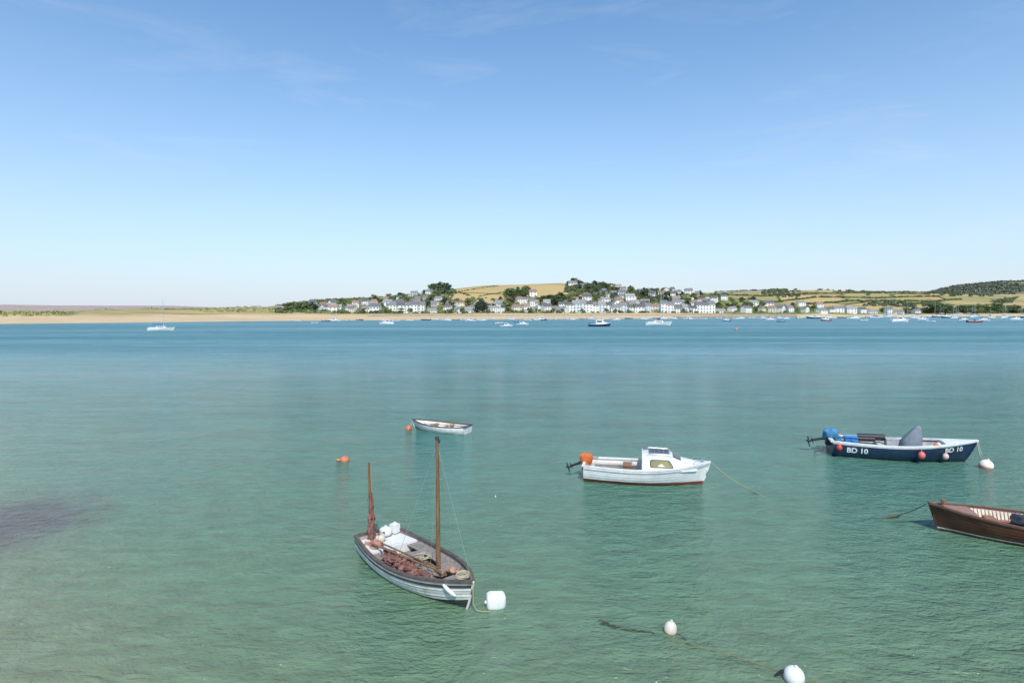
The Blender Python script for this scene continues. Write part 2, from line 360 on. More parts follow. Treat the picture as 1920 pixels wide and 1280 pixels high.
def tree(x,y,kind=0,h=8,w=1.0):
    global ntree; ntree+=1
    o=obj('pine_tree' if kind==2 else 'tree',R.choice(TM[kind]),None,(x,y,terr(x,y)),R.uniform(0,6.28),label=TL[kind],category='tree',group='trees on the far shore')
    s=h/10; o.scale=(s*w,s*w,s)
def vdepth(u,v,d0=None,d1=1600):
    d=d0 or interp(u,DS)+30
    while d<d1:
        x=(u-960)/F*d
        if 583+(7-terr(x,d))*F/d<=v: return x,d
        d+=6
    return (u-960)/F*d1,d1
# ---------------------------------------------------------------- houses
walls=[mat('render_white',(.83,.81,.77),.8,.08,.5,0,grime=.0,objrand=.08),mat('render_cream',(.74,.68,.54),.8,.1,.5,0,objrand=.08),mat('render_stone',(.50,.43,.35),.9,.25,1,0),mat('render_pale_blue',(.62,.67,.70),.8,.1,.5,0)]
roofs=[mat('slate_roof',(.17,.165,.17),.7,.25,1.5,0,objrand=.35),mat('tile_roof_brown',(.30,.19,.14),.8,.25,1.5,0,objrand=.2),mat('roof_grey',(.27,.26,.25),.8,.2,1.5,0,objrand=.25)]
glass=mat('window_glass',(.045,.055,.07),.12,.2,1,0); brick=mat('chimney_brick',(.30,.16,.11),.9); doorm=mat('painted_door',(.07,.12,.16),.5,objrand=.5); trimm=mat('white_trim',(.8,.8,.78),.6,.05)
def house_proto(w,d,st,wi,ri,gable_front=False,flat=False):
    hh=st*2.8+.3; parts=[]
    b=MB(); rh=d*.36 if not gable_front else w*.38
    b.box((0,0,hh/2-2.0),(w,d,hh+4.0))
    if not flat:
        if gable_front: b.add([(-w/2,-d/2,hh),(w/2,-d/2,hh),(0,-d/2,hh+rh-.02),(-w/2,d/2,hh),(w/2,d/2,hh),(0,d/2,hh+rh-.02)],[(0,1,2),(3,5,4)])
        else: b.add([(-w/2,-d/2,hh),(-w/2,d/2,hh),(-w/2,0,hh+rh-.02),(w/2,-d/2,hh),(w/2,d/2,hh),(w/2,0,hh+rh-.02)],[(0,1,2),(3,5,4)])
    parts.append(('wall',b.mesh('wall',walls[wi],sm=False),(0,0,0),-1))
    b=MB(); o=.35
    if flat: b.box((0,0,hh+.15),(w+.6,d+.6,.3))
    else:
        if gable_front: A=[(-w/2-o,hh-o*.7),(0,hh+rh),(w/2+o,hh-o*.7)]; mk=lambda a,z,s:(a,s*(d/2+o),z)
        else: A=[(-d/2-o,hh-o*.7),(0,hh+rh),(d/2+o,hh-o*.7)]; mk=lambda a,z,s:(s*(w/2+o),a,z)
        vs=[mk(a,z+k,s) for s in(-1,1) for k in(.0,.22) for a,z in A]
        b.add(vs,[(0,1,7,6),(1,2,8,7),(3,4,10,9),(4,5,11,10),(0,3,9,6),(2,5,11,8),(0,1,4,3),(1,2,5,4),(6,7,10,9),(7,8,11,10)])
    parts.append(('roof',b.mesh('roof',roofs[ri],sm=False),(0,0,0),-1))
    if not flat:
        b=MB(); b.box((0,0,0),(.9,.6,2.4)); b.tube([(-.2,0,1.2),(-.2,0,1.6)],.13,6); b.tube([(.2,0,1.2),(.2,0,1.6)],.13,6)
        parts.append(('chimney',b.mesh('chimney',brick,sm=False),(w*.34,0,hh+rh*(.85 if not gable_front else .45)),1))
    b=MB(); b.box((0,0,0),(1.35,.12,1.3),mi=0); b.box((0,-.035,0),(1.2,.1,1.15),mi=1); b.box((0,-.1,0),(.06,.04,1.1),mi=0)
    wm=b.mesh('window',[trimm,glass],sm=False)
    b=MB(); b.box((0,0,0),(1.0,.12,2.0),mi=0); dm=b.mesh('door',doorm,sm=False)
    nw=max(2,int(w/3.0))
    for s_ in range(st):
        for k in range(nw):
            xx=(k+.5)/nw*w-w/2
            if s_==0 and k==nw//2: parts.append(('door',dm,(xx,-d/2-.05,1.0),-1)); continue
            parts.append(('window',wm,(xx,-d/2-.05,s_*2.8+1.6),-1))
    return parts
HP=[house_proto(9,8,2,0,0),house_proto(7.5,9,2,0,0,True),house_proto(11,8,2,0,2),house_proto(6.5,9,3,0,0),house_proto(10,8,2,1,1),house_proto(8,9,2,2,0),house_proto(12,8,1,0,2),house_proto(6.5,9,3,3,2),house_proto(16,9,3,0,0,flat=True),house_proto(8,8,2,0,1)]
HL=['white rendered house with a slate roof','white gable-fronted house with a slate roof','wide white house with a pale grey roof','tall narrow white terraced house','cream house with a brown tiled roof','stone-coloured house with a slate roof','white bungalow with a grey roof','tall pale blue terraced house','long white flat-roofed apartment building','white house with a brown tiled roof']
occ=[]
def house(x,y,k,rz=0,sc=1.0,where='on the waterfront'):
    z=terr(x,y)
    occ.append((x,y))
    e=empty('house',(x,y,z),rz,HL[k]+' '+where,'house',group='houses of the waterside village'); e.scale=(sc*R.uniform(.88,1.15),sc,sc*R.uniform(.75,1.08)); ob=[]
    for nm,me,loc,pi in HP[k]:
        ob.append(obj(nm,me,e if pi<0 else ob[pi],loc))
# waterfront rows
u=470
while u<1560:
    d=interp(u,DS)+interp(u,[(400,200),(560,150),(700,85),(1300,75),(1500,60)])+R.uniform(-3,3)
    terrace=(700<u<790) or (1045<u<1215) or (1230<u<1330)
    k=R.choice([3,3,7,3,3,0]) if terrace else R.choice([0,0,1,2,4,5,6,9,2,6])
    if not terrace: d+=R.uniform(-6,32)
    if 915<u<955 or 965<u<975: k=8
    wd={3:6.5,7:6.5,8:16,2:11,6:12}.get(k,9)*(1 if terrace else 1.05)
    step=wd*F/d
    house((u+step/2-960)/F*d,d,k,R.uniform(-.03,.03) if terrace else R.uniform(-.6,.6),1.0 if terrace else R.uniform(.65,.95))
    u+=step+(0.0 if terrace and R.random()<.88 else R.choice([1,3,6,12,22,30]) if u<700 else R.choice([0,0,0,2,4,9,14]) )
n=0;tries=0
while n<135 and tries<14000:
    tries+=1
    u=R.uniform(560,1340); s=interp(u,DS); dmax=330 if 750<u<1300 else 230
    if u<1000 and R.random()<.4: continue
    d=s+100+R.random()**1.6*dmax*interp(u,[(560,.35),(760,.9),(1300,1),(1340,.6)]); x=(u-960)/F*d
    if 830<u<1070 and d>s+190: continue
    if min((abs(x-a)/12+abs(d-b_)/12 for a,b_ in occ),default=9)<1.1: continue
    house(x,d,R.choice([0,1,2,4,5,6,9,0,2,3]),R.uniform(-.6,.6),R.uniform(.62,1.0),'on the green hillside'); n+=1
for u,v,k in [(998,556,9),(1150,560,3),(1165,558,0),(1248,552,1),(1290,553,2),(1355,562,0),(1410,575,2),(1440,577,0),(1500,574,2),(1480,578,6),(1535,577,9),(1590,578,6),(1240,556,4),(1180,566,2),(1100,567,0)]:
    x,d=vdepth(u,v); house(x,d,k,R.uniform(-.3,.3),1.1,'on the green hillside')
u=1570
while u<1720:
    d=interp(u,DS)+60+R.uniform(0,30); house((u-960)/F*d,d,R.choice([0,2,6,2,9]),R.uniform(-.3,.3),1.0); u+=R.uniform(16,34)
# trees
def free(x,y,r=.75): return min((abs(x-a)/10+abs(y-b_)/10 for a,b_ in occ),default=9)>r
for k in range(16): x,d=vdepth(R.uniform(798,850),548,600); tree(x+R.uniform(-3,3),d+R.uniform(-25,15),R.choice([0,2,0]),R.uniform(9,15),1.25)
for k in range(34):
    u=R.uniform(1065,1265); d=R.uniform(740,870); tree((u-960)/F*d,d,R.choice([2,0,0]),R.uniform(7,10),1.4 )
for k in range(10):
    u=R.uniform(1015,1060); x,d=vdepth(u,572,None); tree(x,d+R.uniform(-8,8),R.choice([0,2]),R.uniform(9,14),1.2)
for k in range(14):
    u=R.uniform(945,990); x,d=vdepth(u,556); tree(x,d+R.uniform(-15,15),0,R.uniform(8,12),1.2)
for k in range(7):
    u=R.uniform(895,912); d=interp(u,DS)+85; tree((u-960)/F*d,d+R.uniform(-5,5),2,R.uniform(10,13),1.1)
for k in range(22):
    u=R.uniform(660,1340); d=interp(u,DS)+R.uniform(60,68); tree((u-960)/F*d,d,R.choice([0,1,1]),R.uniform(3.5,5.5),1.4)
c=0;t=0
while c<140 and t<5000:
    t+=1; u=R.uniform(540,1420); s=interp(u,DS); d=s+95+R.random()*300*interp(u,[(540,.3),(800,1),(1300,1),(1420,.5)]); x=(u-960)/F*d
    if (840<u<1070 and d>s+190) or not free(x,d,.6): continue
    tree(x,d,R.choice([0,0,1,1,2]),R.uniform(5.5,9.5),1.5); c+=1
for k in range(34):
    u=R.uniform(1735,1990); d=interp(u,DS)+R.uniform(70,180); tree((u-960)/F*d,d,R.choice([0,0,1]),R.uniform(10,16),1.45)
for k in range(18):
    u=R.uniform(1330,1740); d=interp(u,DS)+R.uniform(90,170); tree((u-960)/F*d,d,R.choice([0,1]),R.uniform(6,10),1.3)
# massed vegetation
def clumps(name,pts,kind,label,nq=26):
    r=random.Random(3); vs=[];fs=[]
    for (x,y,z,s) in pts:
        for k in range(nq):
            d=Vector((r.gauss(0,1),r.gauss(0,1),abs(r.gauss(0,.8)))).normalized()
            p=Vector((x,y,z))+Vector((d.x*s,d.y*s,d.z*s*.8))*r.uniform(.6,1.05)
            n=(d+Vector((r.gauss(0,.4),r.gauss(0,.4),r.gauss(0,.4)))).normalized(); a=n.orthogonal().normalized(); b_=n.cross(a); q=s*r.uniform(.25,.42)
            o=len(vs); vs+=[p+a*q,p+b_*q,p-a*q,p-b_*q]; fs.append((o,o+1,o+2,o+3))
    me=bpy.data.meshes.new(name); me.from_pydata(vs,[],fs); me.materials.append(kind); obj(name,me,kind='stuff',label=label,category='vegetation')
pts=[]
for k in range(2200):
    u=R.uniform(1690,2150); d=R.uniform(2250,2780); 
    if R.random()>smooth((u-1690)/110): continue
    if noise.noise(Vector((u*.018,d*.004,2)))<-.3: continue
    x=(u-960)/F*d; pts.append((x,d,terr(x,d)+2,R.uniform(7,12)))
wg=mat('woodland_green',(.14,.16,.11),.9,.45,.02,0); clumps('woodland',pts,wg,'dense dark green woodland covering the far hill')
pts=[]
for k in range(1100):
    u=R.uniform(1330,1900); d=R.uniform(1250,1930)
    if noise.noise(Vector((u*.012,d*.006,12)))<.27: continue
    x=(u-960)/F*d; pts.append((x,d,terr(x,d)+1,R.uniform(4,7)))
for k in range(420):
    u=R.uniform(1700,2000); d=interp(u,DS)+R.uniform(110,260)
    if noise.noise(Vector((u*.03,d*.02,5)))<-.2: continue
    x=(u-960)/F*d; pts.append((x,d,terr(x,d)+R.uniform(0,3.5),R.uniform(3.5,6)))
for k in range(120):
    u=R.uniform(1320,1480); d=R.uniform(1150,1350); x=(u-960)/F*d; pts.append((x,d,terr(x,d)+1,R.uniform(4,6)))
clumps('tree_belt',pts,mat('belt_green',(.105,.135,.07),.9,.45,.03,0),'dark green tree belts between the rolling fields',34)
pts=[]
for k in range(460):
    u=R.uniform(1062,1285); d=R.uniform(720,875)
    if noise.noise(Vector((u*.03,d*.02,6)))<-.12: continue
    x=(u-960)/F*d; pts.append((x,d,terr(x,d)+R.uniform(.3,1.8),R.uniform(2.6,4.4)))
for k in range(60):
    u=R.uniform(800,852); x,d=vdepth(u,549,600); d+=R.uniform(-20,15); x=(u-960)/F*d; pts.append((x,d,terr(x,d)+1,R.uniform(3,5)))
clumps('hilltop_copse',pts,mat('copse_green',(.105,.135,.065),.9,.5,.05,0),'dark green copse along the hill top',50)
pts=[]
def hedge(a,b_,s=3,gap=4):
    (u0,v0),(u1,v1)=a,b_; p0=vdepth(u0,v0,1000 if u0>1320 else None,1900); p1=vdepth(u1,v1,1000 if u1>1320 else None,1900)
    n=int(math.hypot(p1[0]-p0[0],p1[1]-p0[1])/gap)+1
    for i in range(n):
        t=i/n; x=lerp(p0[0],p1[0],t)+R.uniform(-1.5,1.5); y=lerp(p0[1],p1[1],t)+R.uniform(-1.5,1.5); pts.append((x,y,terr(x,y)+s*.3,s*R.uniform(.6,1.4)))
for a in [((1330,553),(1430,556)),((1430,556),(1500,552)),((1500,552),(1600,550)),((1600,550),(1740,553)),((1440,568),(1530,558)),((1530,558),(1640,560)),((1640,560),(1760,557)),((1500,572),(1600,565)),((1600,565),(1740,566)),((1340,548),(1500,547)),((1560,548),(1800,552)),((1700,572),(1800,562)),((1360,566),(1440,572)),((1330,560),(1430,566))]: hedge(*a,s=3.6,gap=5)
for a in [((860,548),(935,537)),((900,556),(950,548)),((860,548),(880,556))]: hedge(*a,s=1.2,gap=3)
clumps('hedgerow',pts,leafs[0],'dark green hedges dividing the fields')
pts=[]
for k in range(5200):
    u=R.uniform(-380,640); s=interp(u,DS); e=R.uniform(70,600) 
    if R.random()<.6: e=R.uniform(58,200)
    if u>430: e=R.uniform(70,300)
    d=s+e; x=(u-960)/F*d
    if noise.noise(Vector((x*.012,d*.008,4)))<(-.15 if e<230 else -.1): continue
    pts.append((x,d,terr(x,d)-.3,R.uniform(.8,1.8) if e<260 else R.uniform(1.5,3.8)))
clumps('dune_scrub',pts,mat('dune_grass',(.33,.33,.12),.9,.5,.05,0),'low olive and straw grass on the sand dunes',18)
pts=[]
for k in range(3800):
    u=R.uniform(520,1500); s=interp(u,DS); e=R.uniform(62,430); d=s+e; x=(u-960)/F*d
    if u>1340 and e>180: continue
    if (850<u<1060 and e>220): continue
    if free(x,d,.65): pts.append((x,d,terr(x,d)+.3,R.uniform(1.2,3.0)))
clumps('garden_shrubs',pts,mat('shrub_green',(.16,.20,.075),.9,.5,.06,0),'green garden shrubs between the village houses',30)
# sea wall and quay
stone=mat('stone_wall',(.36,.32,.27),.9,.35,.6,0)
b=MB(); path=[]
for u in range(690,1500,12):
    d=interp(u,DS)+interp(u,WP)-2; x=(u-960)/F*d; path.append((x,d,2.4))
b.sweep(path,1.2,2.2); obj('sea_wall',b.mesh('sea_wall',stone,sm=False),label='long grey stone sea wall above the beach',category='wall')
b=MB(); path=[]
for u in range(1270,1500,10):
    d=interp(u,DS)-2; path.append(((u-960)/F*d,d,.6+.5*smooth((u-1270)/60)))
b.sweep(path,5,2.2); b.box(path[0][:2]+(.8,),(7,7,2.6)); obj('stone_quay',b.mesh('stone_quay',stone,sm=False),label='low stone quay running along the water edge',category='quay')
# ---------------------------------------------------------------- hull
class Hull:
    def __init__(s,Ln,B,sh=(.5,.45,.75),keel=-.25,rake=.35,tr=.75,p=2.3,full=.6,mid=.42,bowv=.8):
        s.L=Ln;s.B=B;s.sh_=sh;s.keel=keel;s.rake=rake;s.tr=tr;s.p=p;s.full=full;s.mid=mid;s.bowv=bowv
    def w(s,t):
        if t<s.mid: return s.B/2*(s.tr+(1-s.tr)*math.sin(math.pi/2*t/s.mid))
        return s.B/2*max(0,1-((t-s.mid)/(1-s.mid))**s.p)
    def sh(s,t):
        a,m,b=s.sh_
        return m+(a-m)*((.4-t)/.4)**2 if t<.4 else m+(b-m)*((t-.4)/.6)**1.8
    def k(s,t): return s.keel+.25*max(0,(t-.75)/.25)**2
    def y(s,t,zn):
        zn=clamp(zn); b=s.bowv*t**3
        return s.w(t)*((1-b)*(1-(1-zn)**2.4)**s.full+b*zn**.85)
    def x(s,t,zn): return t*(s.L-s.rake)+s.rake*t**3*clamp(zn)**.8
    def pt(s,t,zn,side,off=0): return (s.x(t,zn),side*max(0,s.y(t,zn)+off),s.k(t)+(s.sh(t)-s.k(t))*zn)
    def zn(s,t,z): return (z-s.k(t))/(s.sh(t)-s.k(t))
    def tx(s,x,zn):
        t=x/s.L
        for _ in range(12): t=(x-s.rake*t**3*clamp(zn)**.8)/(s.L-s.rake)
        return t
    def surf(s,x,z,side,off=.012):
        t=s.tx(x,.8); zn=s.zn(t,z); t=s.tx(x,zn); return (x,side*(s.y(t,zn)+off),z)
    def outer(s,np_=8,lap=.014,pm=None,nt_=40):
        b=MB()
        for side in(-1,1):
            rows=[]
            for j in range(np_):
                z0=(j/np_)**.85; z1=((j+1)/np_)**.85
                rows.append(([s.pt(i/nt_,z0,side,lap if j else 0) for i in range(nt_+1)],j)); rows.append(([s.pt(i/nt_,z1,side,0) for i in range(nt_+1)],j))
            for a in range(len(rows)-1):
                A,j=rows[a];C,_=rows[a+1]; mi=pm(j) if pm else 0
                b.add(A+C,[(i,i+1,nt_+2+i,nt_+1+i) for i in range(nt_)],mi)
        q=[s.pt(0,j/10,1) for j in range(11)]+[s.pt(0,j/10,-1) for j in range(10,-1,-1)]
        b.add(q,[tuple(range(len(q)))],pm(np_-2) if pm else 0)
        b.tube([(s.x(1,z)+.012,0,s.k(1)+(s.sh(1)-s.k(1))*z) for z in (0,.2,.4,.6,.8,1.04)],.03,6,pm(np_-1) if pm else 0)
        return b
    def inner(s,floor,th=.035,t0=.004,t1=.965,nt_=36,nr=5):
        b=MB(); rows=[[[] for _ in range(nr+1)] for _ in(0,1)]; ts=[lerp(t0,t1,i/nt_) for i in range(nt_+1)]
        for si,side in enumerate((-1,1)):
            for r in range(nr+1):
                for t in ts:
                    z=lerp(floor,s.sh(t),r/nr); zn=s.zn(t,z); rows[si][r].append((s.x(t,zn)+(.02 if t==t0 else 0),side*max(.002,s.y(t,zn)-th),z))
            for r in range(nr):
                b.add(rows[si][r]+rows[si][r+1],[(i,i+1,nt_+2+i,nt_+1+i) for i in range(nt_)])
        b.add(rows[0][0]+rows[1][0],[(i,i+1,nt_+2+i,nt_+1+i) for i in range(nt_)],1)
        q=[rows[0][r][0] for r in range(nr+1)]+[rows[1][r][0] for r in range(nr,-1,-1)]; b.add(q,[tuple(range(len(q)))])
        return b
    def gun(s,wd=.07,h=.05,dz=.01,inset=.02,t1=1.0,transom=True,zn=1.0):
        b=MB()
        for side in(-1,1):
            ts=[i/44*t1 for i in range(45)]
            b.sweep([(s.x(t,zn),side*max(0.0,s.y(t,zn)-inset),s.k(t)+(s.sh(t)-s.k(t))*zn+dz) for t in ts],wd,h)
        if transom: b.box((.0,0,s.sh(0)+dz+.004),(wd,2*s.w(0)+.02,h*1.1))
        return b
    def deck(s,t0,t1=1.0,dz=-.01,camber=.05,n=14,inset=.03,b=None,mi=0):
        b=b or MB(); vs=[]
        for i in range(n+1):
            t=lerp(t0,t1,i/n); w_=max(.001,s.w(t)-inset)
            for j in range(9): q=j/4-1; vs.append((s.x(t,1)-.002,q*w_,s.sh(t)+dz+camber*(1-q*q)*min(1,w_*2)))
        b.add(vs,[(i*9+j,i*9+j+1,i*9+j+10,i*9+j+9) for i in range(n) for j in range(8)],mi)
        vs=[]; w_=max(.001,s.w(t0)-inset)
        for j in range(9): q=j/4-1; vs.append((s.x(t0,1),q*w_,s.sh(t0)+dz+camber*(1-q*q)*min(1,w_*2)))
        b.add(vs+[(x,y,z-.12) for x,y,z in vs],[(j,j+1,j+10,j+9) for j in range(8)],mi); return b
    def bench(s,b,x,wd,z,th=.035,inset=.05,mi=0):
        t=s.tx(x,.8); w_=s.y(t,s.zn(t,z))-inset; b.box((x,0,z),(wd,2*w_,th),mi=mi)
    def sideb(s,b,x0,x1,z,wd,side,mi=0,inset=.05,n=10,slats=1):
        for k in range(slats):
            a=[];
            for i in range(n+1):
                x=lerp(x0,x1,i/n); t=s.tx(x,.8); w_=s.y(t,s.zn(t,z))-inset; a.append((x,side*(w_-(k+.5)*wd/slats),z))
            b.sweep(a,wd/slats*.86,.03,mi)
def place(stern,bow):
    d=Vector((bow.x-stern.x,bow.y-stern.y)); return Vector((stern.x,stern.y,0)),math.atan2(d.y,d.x),d.length
def outboard(parent,x0,z0,cover_m,s=1.0,y0=0,ang=22,cov=1.0,drop=0.0):
    blk=mat('outboard_black',(.02,.022,.025),.4)
    a=math.radians(ang); d=Vector((-math.cos(a),0,-math.sin(a))); n=Vector((-math.sin(a),0,math.cos(a)))
    b=MB(); o=Vector((x0,y0,z0))
    b.box(o+Vector((.02,0,-.12))*s,(.16*s,.26*s,.34*s))
    b.tube([o+d*.0*s,o+d*.25*s,o+d*.62*s],[.08*s,.055*s,.042*s],8)
    b.box(o+d*.56*s,(.24*s,.16*s,.02*s),ry=-a+math.pi/2)
    b.ball(o+d*.70*s,(.11*s,.05*s,.05*s)); b.box(o+d*.70*s-n*-.1*s,(.05*s,.02*s,.18*s),ry=-a)
    b.tube([o+Vector((.2,0,.16))*s,o+Vector((.62,.05,.2))*s],.022*s,6)
    m_=obj('outboard_motor',b.mesh('outboard_motor',blk),parent)
    b=MB(); pc=o+d*.72*s+n*-.12*s
    for k in range(3):
        an=k*2.09; q=Vector((0,math.cos(an),0))+n*math.sin(an); b.ball(pc+q*.08*s,(.03*s,.045*s,.045*s),8,6)
    obj('propeller',b.mesh('propeller',blk),m_)
    b=MB(); b.ball(o+Vector((.12,0,.20-drop))*s,(.27*s*cov,.20*s*cov,.22*s*cov),20,12,jit=.35,seed=x0+s,pw=.7)
    b.tube([o+Vector((.07,0,-.06-drop))*s,o+Vector((.10,0,.14-drop))*s],[.17*s*cov,.22*s*cov],10,jit=.3)
    obj('motor_cover',b.mesh('motor_cover',cover_m),m_)
    return m_
def X(parent,p): return Matrix.LocRotScale(parent.location,parent.rotation_euler,None)@Vector(p)
def loose(name,mb,mats,parent,label,cat,sm=True,**k):
    """thing that sits in or hangs from a boat: stays top level; built about its own centre"""
    c=sum((Vector(v) for v in mb.v),Vector())/len(mb.v)
    mb.v=[tuple(Vector(v)-c) for v in mb.v]
    o=obj(name,mb.mesh(name,mats,sm),None,X(parent,c) if parent else c,parent.rotation_euler.z if parent else 0,label=label,category=cat,**k); return o
white=mat('white_paint',(.78,.78,.75),.4,.1,3,.1,grime=.35); wood=mat('varnished_wood',(.30,.14,.065),.45,.4,5,.2,stretch=(1,8,8)); greyw=mat('weathered_wood',(.30,.265,.235),.8,.4,5,.3,stretch=(1,9,9)); dark=mat('dark_gunwale',(.06,.052,.048),.6,.3,5)
rope_m=mat('pale_rope',(.50,.44,.30),.9,.2,40,0); yrope=mat('yellow_rope',(.42,.37,.16),.9,.2,40,0); drope=mat('dark_rope',(.10,.085,.06),.9,.2,40,0)
# ---- boat A, two-masted lugger
pa=(P(665,1006,.5)+P(742,988,.5))/2; o_,th,Ln=place(pa,P(887,1093,.7))
A=empty('sailing_boat',o_,th,'weathered white clinker two-masted sailing boat with furled tan sails','boat')
H=Hull(Ln,1.75,(.52,.44,.72),-.28,.28,.74,2.6,.5)
sm_=[mat('hull_bottom_dark',(.035,.045,.04),.5),mat('strake_white',(.76,.75,.71),.45,.15,4,.1,grime=.6),mat('strake_grey',(.56,.55,.52),.5,.18,4,.1,grime=.5),mat('strake_black',(.06,.058,.055),.5)]
obj('hull',H.outer(9,.018,lambda j:[0,0,0,2,1,2,1,3,1][j]).mesh('hull',sm_,ang=25),A)
obj('interior',H.inner(.14).mesh('interior',[mat('inner_pale_grey',(.46,.43,.39),.8,.3,5,.2),mat('floor_boards',(.25,.225,.195),.8,.4,5,.3,stretch=(1,12,1))]),A)
obj('gunwale',H.gun(.10,.06).mesh('gunwale',mat('gunwale_weathered',(.12,.095,.08),.7,.4,6,.3),sm=False),A)
b=H.gun(.035,.035,0,-.012,transom=False,zn=.86); obj('rubbing_strake',b.mesh('rubbing_strake',dark,sm=False),A)
b=MB()
for i in range(4,19):
    t=i/20
    for side in(-1,1): b.tube([(H.x(t,H.zn(t,z)),side*(H.y(t,H.zn(t,z))-.045),z) for z in (.15,.25,.35,H.sh(t)-.02)],.014,4)
obj('frame_ribs',b.mesh('frame_ribs',greyw),A)
b=MB(); H.sideb(b,.95,3.2,.33,.34,1,slats=4); H.sideb(b,.95,3.2,.33,.34,-1,slats=4)
for k in range(3): H.bench(b,1.75+k*.13,.115,.36)
for k in range(3): H.bench(b,2.95+k*.12,.11,.37)
obj('thwart',b.mesh('thwart',greyw,sm=False),A)
b=MB()
for i in range(5): b.box((2.45,-.36+i*.18,.155),(2.4,.13,.02))
obj('bottom_boards',b.mesh('bottom_boards',greyw,sm=False),A)
b=MB(); vs=[]
for i in range(7):
    x=.06+i*.17; t=H.tx(x,.8); w_=H.w(t)-.06; vs+=[(x,-w_,.40),(x,w_,.40)]
b.add(vs,[(2*i,2*i+1,2*i+3,2*i+2) for i in range(6)]); b.add([vs[-2],vs[-1],(1.08,H.w(.2)-.08,.15),(1.08,-H.w(.2)+.08,.15)],[(0,1,2,3)])
obj('stern_deck',b.mesh('stern_deck',white,sm=False),A)
b=H.deck(.83,.99,-.05,.03); obj('foredeck',b.mesh('foredeck',greyw,sm=False),A)
mx_=Ln*.70
mast_m=mat('mast_wood',(.24,.13,.06),.5,.45,3,.2,stretch=(6,6,.8)); furl=mat('tan_sailcloth',(.24,.11,.09),.9,.5,5,.6,bscale=14)
b=MB(); b.tube([(mx_,0,.15),(mx_-.02,0,1.4),(mx_-.05,.02,2.6),(mx_-.07,.02,3.82)],[.056,.055,.048,.036],10); mast=obj('main_mast',b.mesh('main_mast',mast_m),A)
b=MB(); b.tube([(mx_-.07,.02,3.80),(mx_-.07,.02,3.88)],[.05,.05],10); b.ball((mx_-.03,.05,3.78),(.04,.03,.06),8,6); obj('mast_cap',b.mesh('mast_cap',[dark]),mast)
b=MB(); H.bench(b,mx_,.24,.40,.05); obj('mast_thwart',b.mesh('mast_thwart',greyw,sm=False),A)
b=MB(); zx=.10; zy=-.20
b.tube([(zx,zy,.35),(zx-.04,zy,1.4),(zx-.08,zy,2.62)],[.042,.04,.028],10); mz=obj('mizzen_mast',b.mesh('mizzen_mast',mast_m),A)
b=MB(); b.tube([(zx+.02,zy,.42+.07*i) for i in range(20)],[.10-.0025*i for i in range(14)]+[.06,.055,.05,.048,.045,.038],14,jit=.85,seed=3)
b.tube([(zx+.02,zy,.5),(zx+.10,zy-.05,.47),(zx+.22,zy-.08,.46)],[.09,.08,.03],12,jit=.7,seed=8); obj('mizzen_sail',b.mesh('mizzen_sail',furl,ang=60),mz)
b=MB(); b.tube([(zx-.02,zy+.05,.6),(zx-.03,zy+.05,1.5),(zx-.05,zy+.05,2.5)],[.02,.022,.014],6); obj('mizzen_yard',b.mesh('mizzen_yard',mat('light_spar',(.42,.24,.10),.5,.3,3,stretch=(6,6,1))),mz)
b=MB(); path=[(lerp(1.25,mx_+.3,i/69),-.40+.08*math.sin(i*.25)-.12*math.sin(i/69*3.14)+.04*math.sin(i*1.7),.43+.025*math.sin(i*.55)+.1*(i/69)) for i in range(70)]
b.tube(path,[(.04+.08*math.sin(min(1,(i+1)/60)*math.pi*.9) if i<60 else .055)*(1+.22*math.sin(i*1.9)) for i in range(70)],20,jit=.8,seed=5,sq=(1.2,.75))
for k in range(12):
    x=1.6+k*.16; b.ball((x,-.40+R.uniform(-.16,.18),.45+R.uniform(0,.06)),(R.uniform(.08,.14),R.uniform(.06,.1),.06),12,8,jit=1.1,seed=k*1.7)
obj('main_sail',b.mesh('main_sail',furl,ang=80),A)
b=MB(); b.tube([(.75,-.52,.52),(mx_+.45,-.22,.70)],[.028,.022],8); b.tube([(.9,-.30,.53),(mx_+.2,-.12,.66)],[.024,.018],8); obj('yard',b.mesh('yard',mast_m),A)
b=MB(); top=(mx_-.07,.02,3.70)
for q in [(H.x(.56,1),-H.w(.56),H.sh(.56)),(H.x(.58,1),H.w(.58),H.sh(.58)),(H.x(.63,1),H.w(.63),H.sh(.63)),(Ln-.05,0,.76),(mx_-.25,-.08,.6)]: b.tube([top,q],.0042,4)
obj('rigging',b.mesh('rigging',mat('rigging_line',(.34,.31,.25),.9,.2,40,0)),mast)
b=MB(); b.box((-.07,0,.12),(.10,.035,.75)); b.box((-.20,0,-.02),(.22,.035,.42)); b.tube([(-.07,0,.52),(.45,.05,.6)],.022,6); obj('rudder',b.mesh('rudder',dark,sm=False),A)
b=MB(); pts_=[]
for i in range(90):
    a=i*.55; pts_.append((Ln-.42+.13*math.cos(a)+R.uniform(-.02,.02),.0+.16*math.sin(a),.70+.0009*i+R.uniform(0,.02)))
b.tube(pts_,.014,5); loose('coiled_rope',b,rope_m,A,'pale coiled mooring rope lying on the bow','rope')
b=MB(); b.tube([(2.2+.22*math.sin(i*.6)+R.uniform(-.1,.1),.25+.2*math.cos(i*.8)+R.uniform(-.08,.08),.40+R.uniform(0,.03)) for i in range(46)],.009,5); loose('rope_heap',b,rope_m,A,'loose pale rope lying across the thwart','rope')
b=MB(); b.tube([(Ln+.02,-.02,.72),(Ln+.05,-.04,.5),(Ln+.0,.0,.22),(Ln+.05,.06,.06),(Ln+.15,.16,.03),(Ln+.30,.3,.05)],.011,6)
loose('mooring_rope',b,yrope,A,'weathered yellow mooring rope from bow to float','rope')
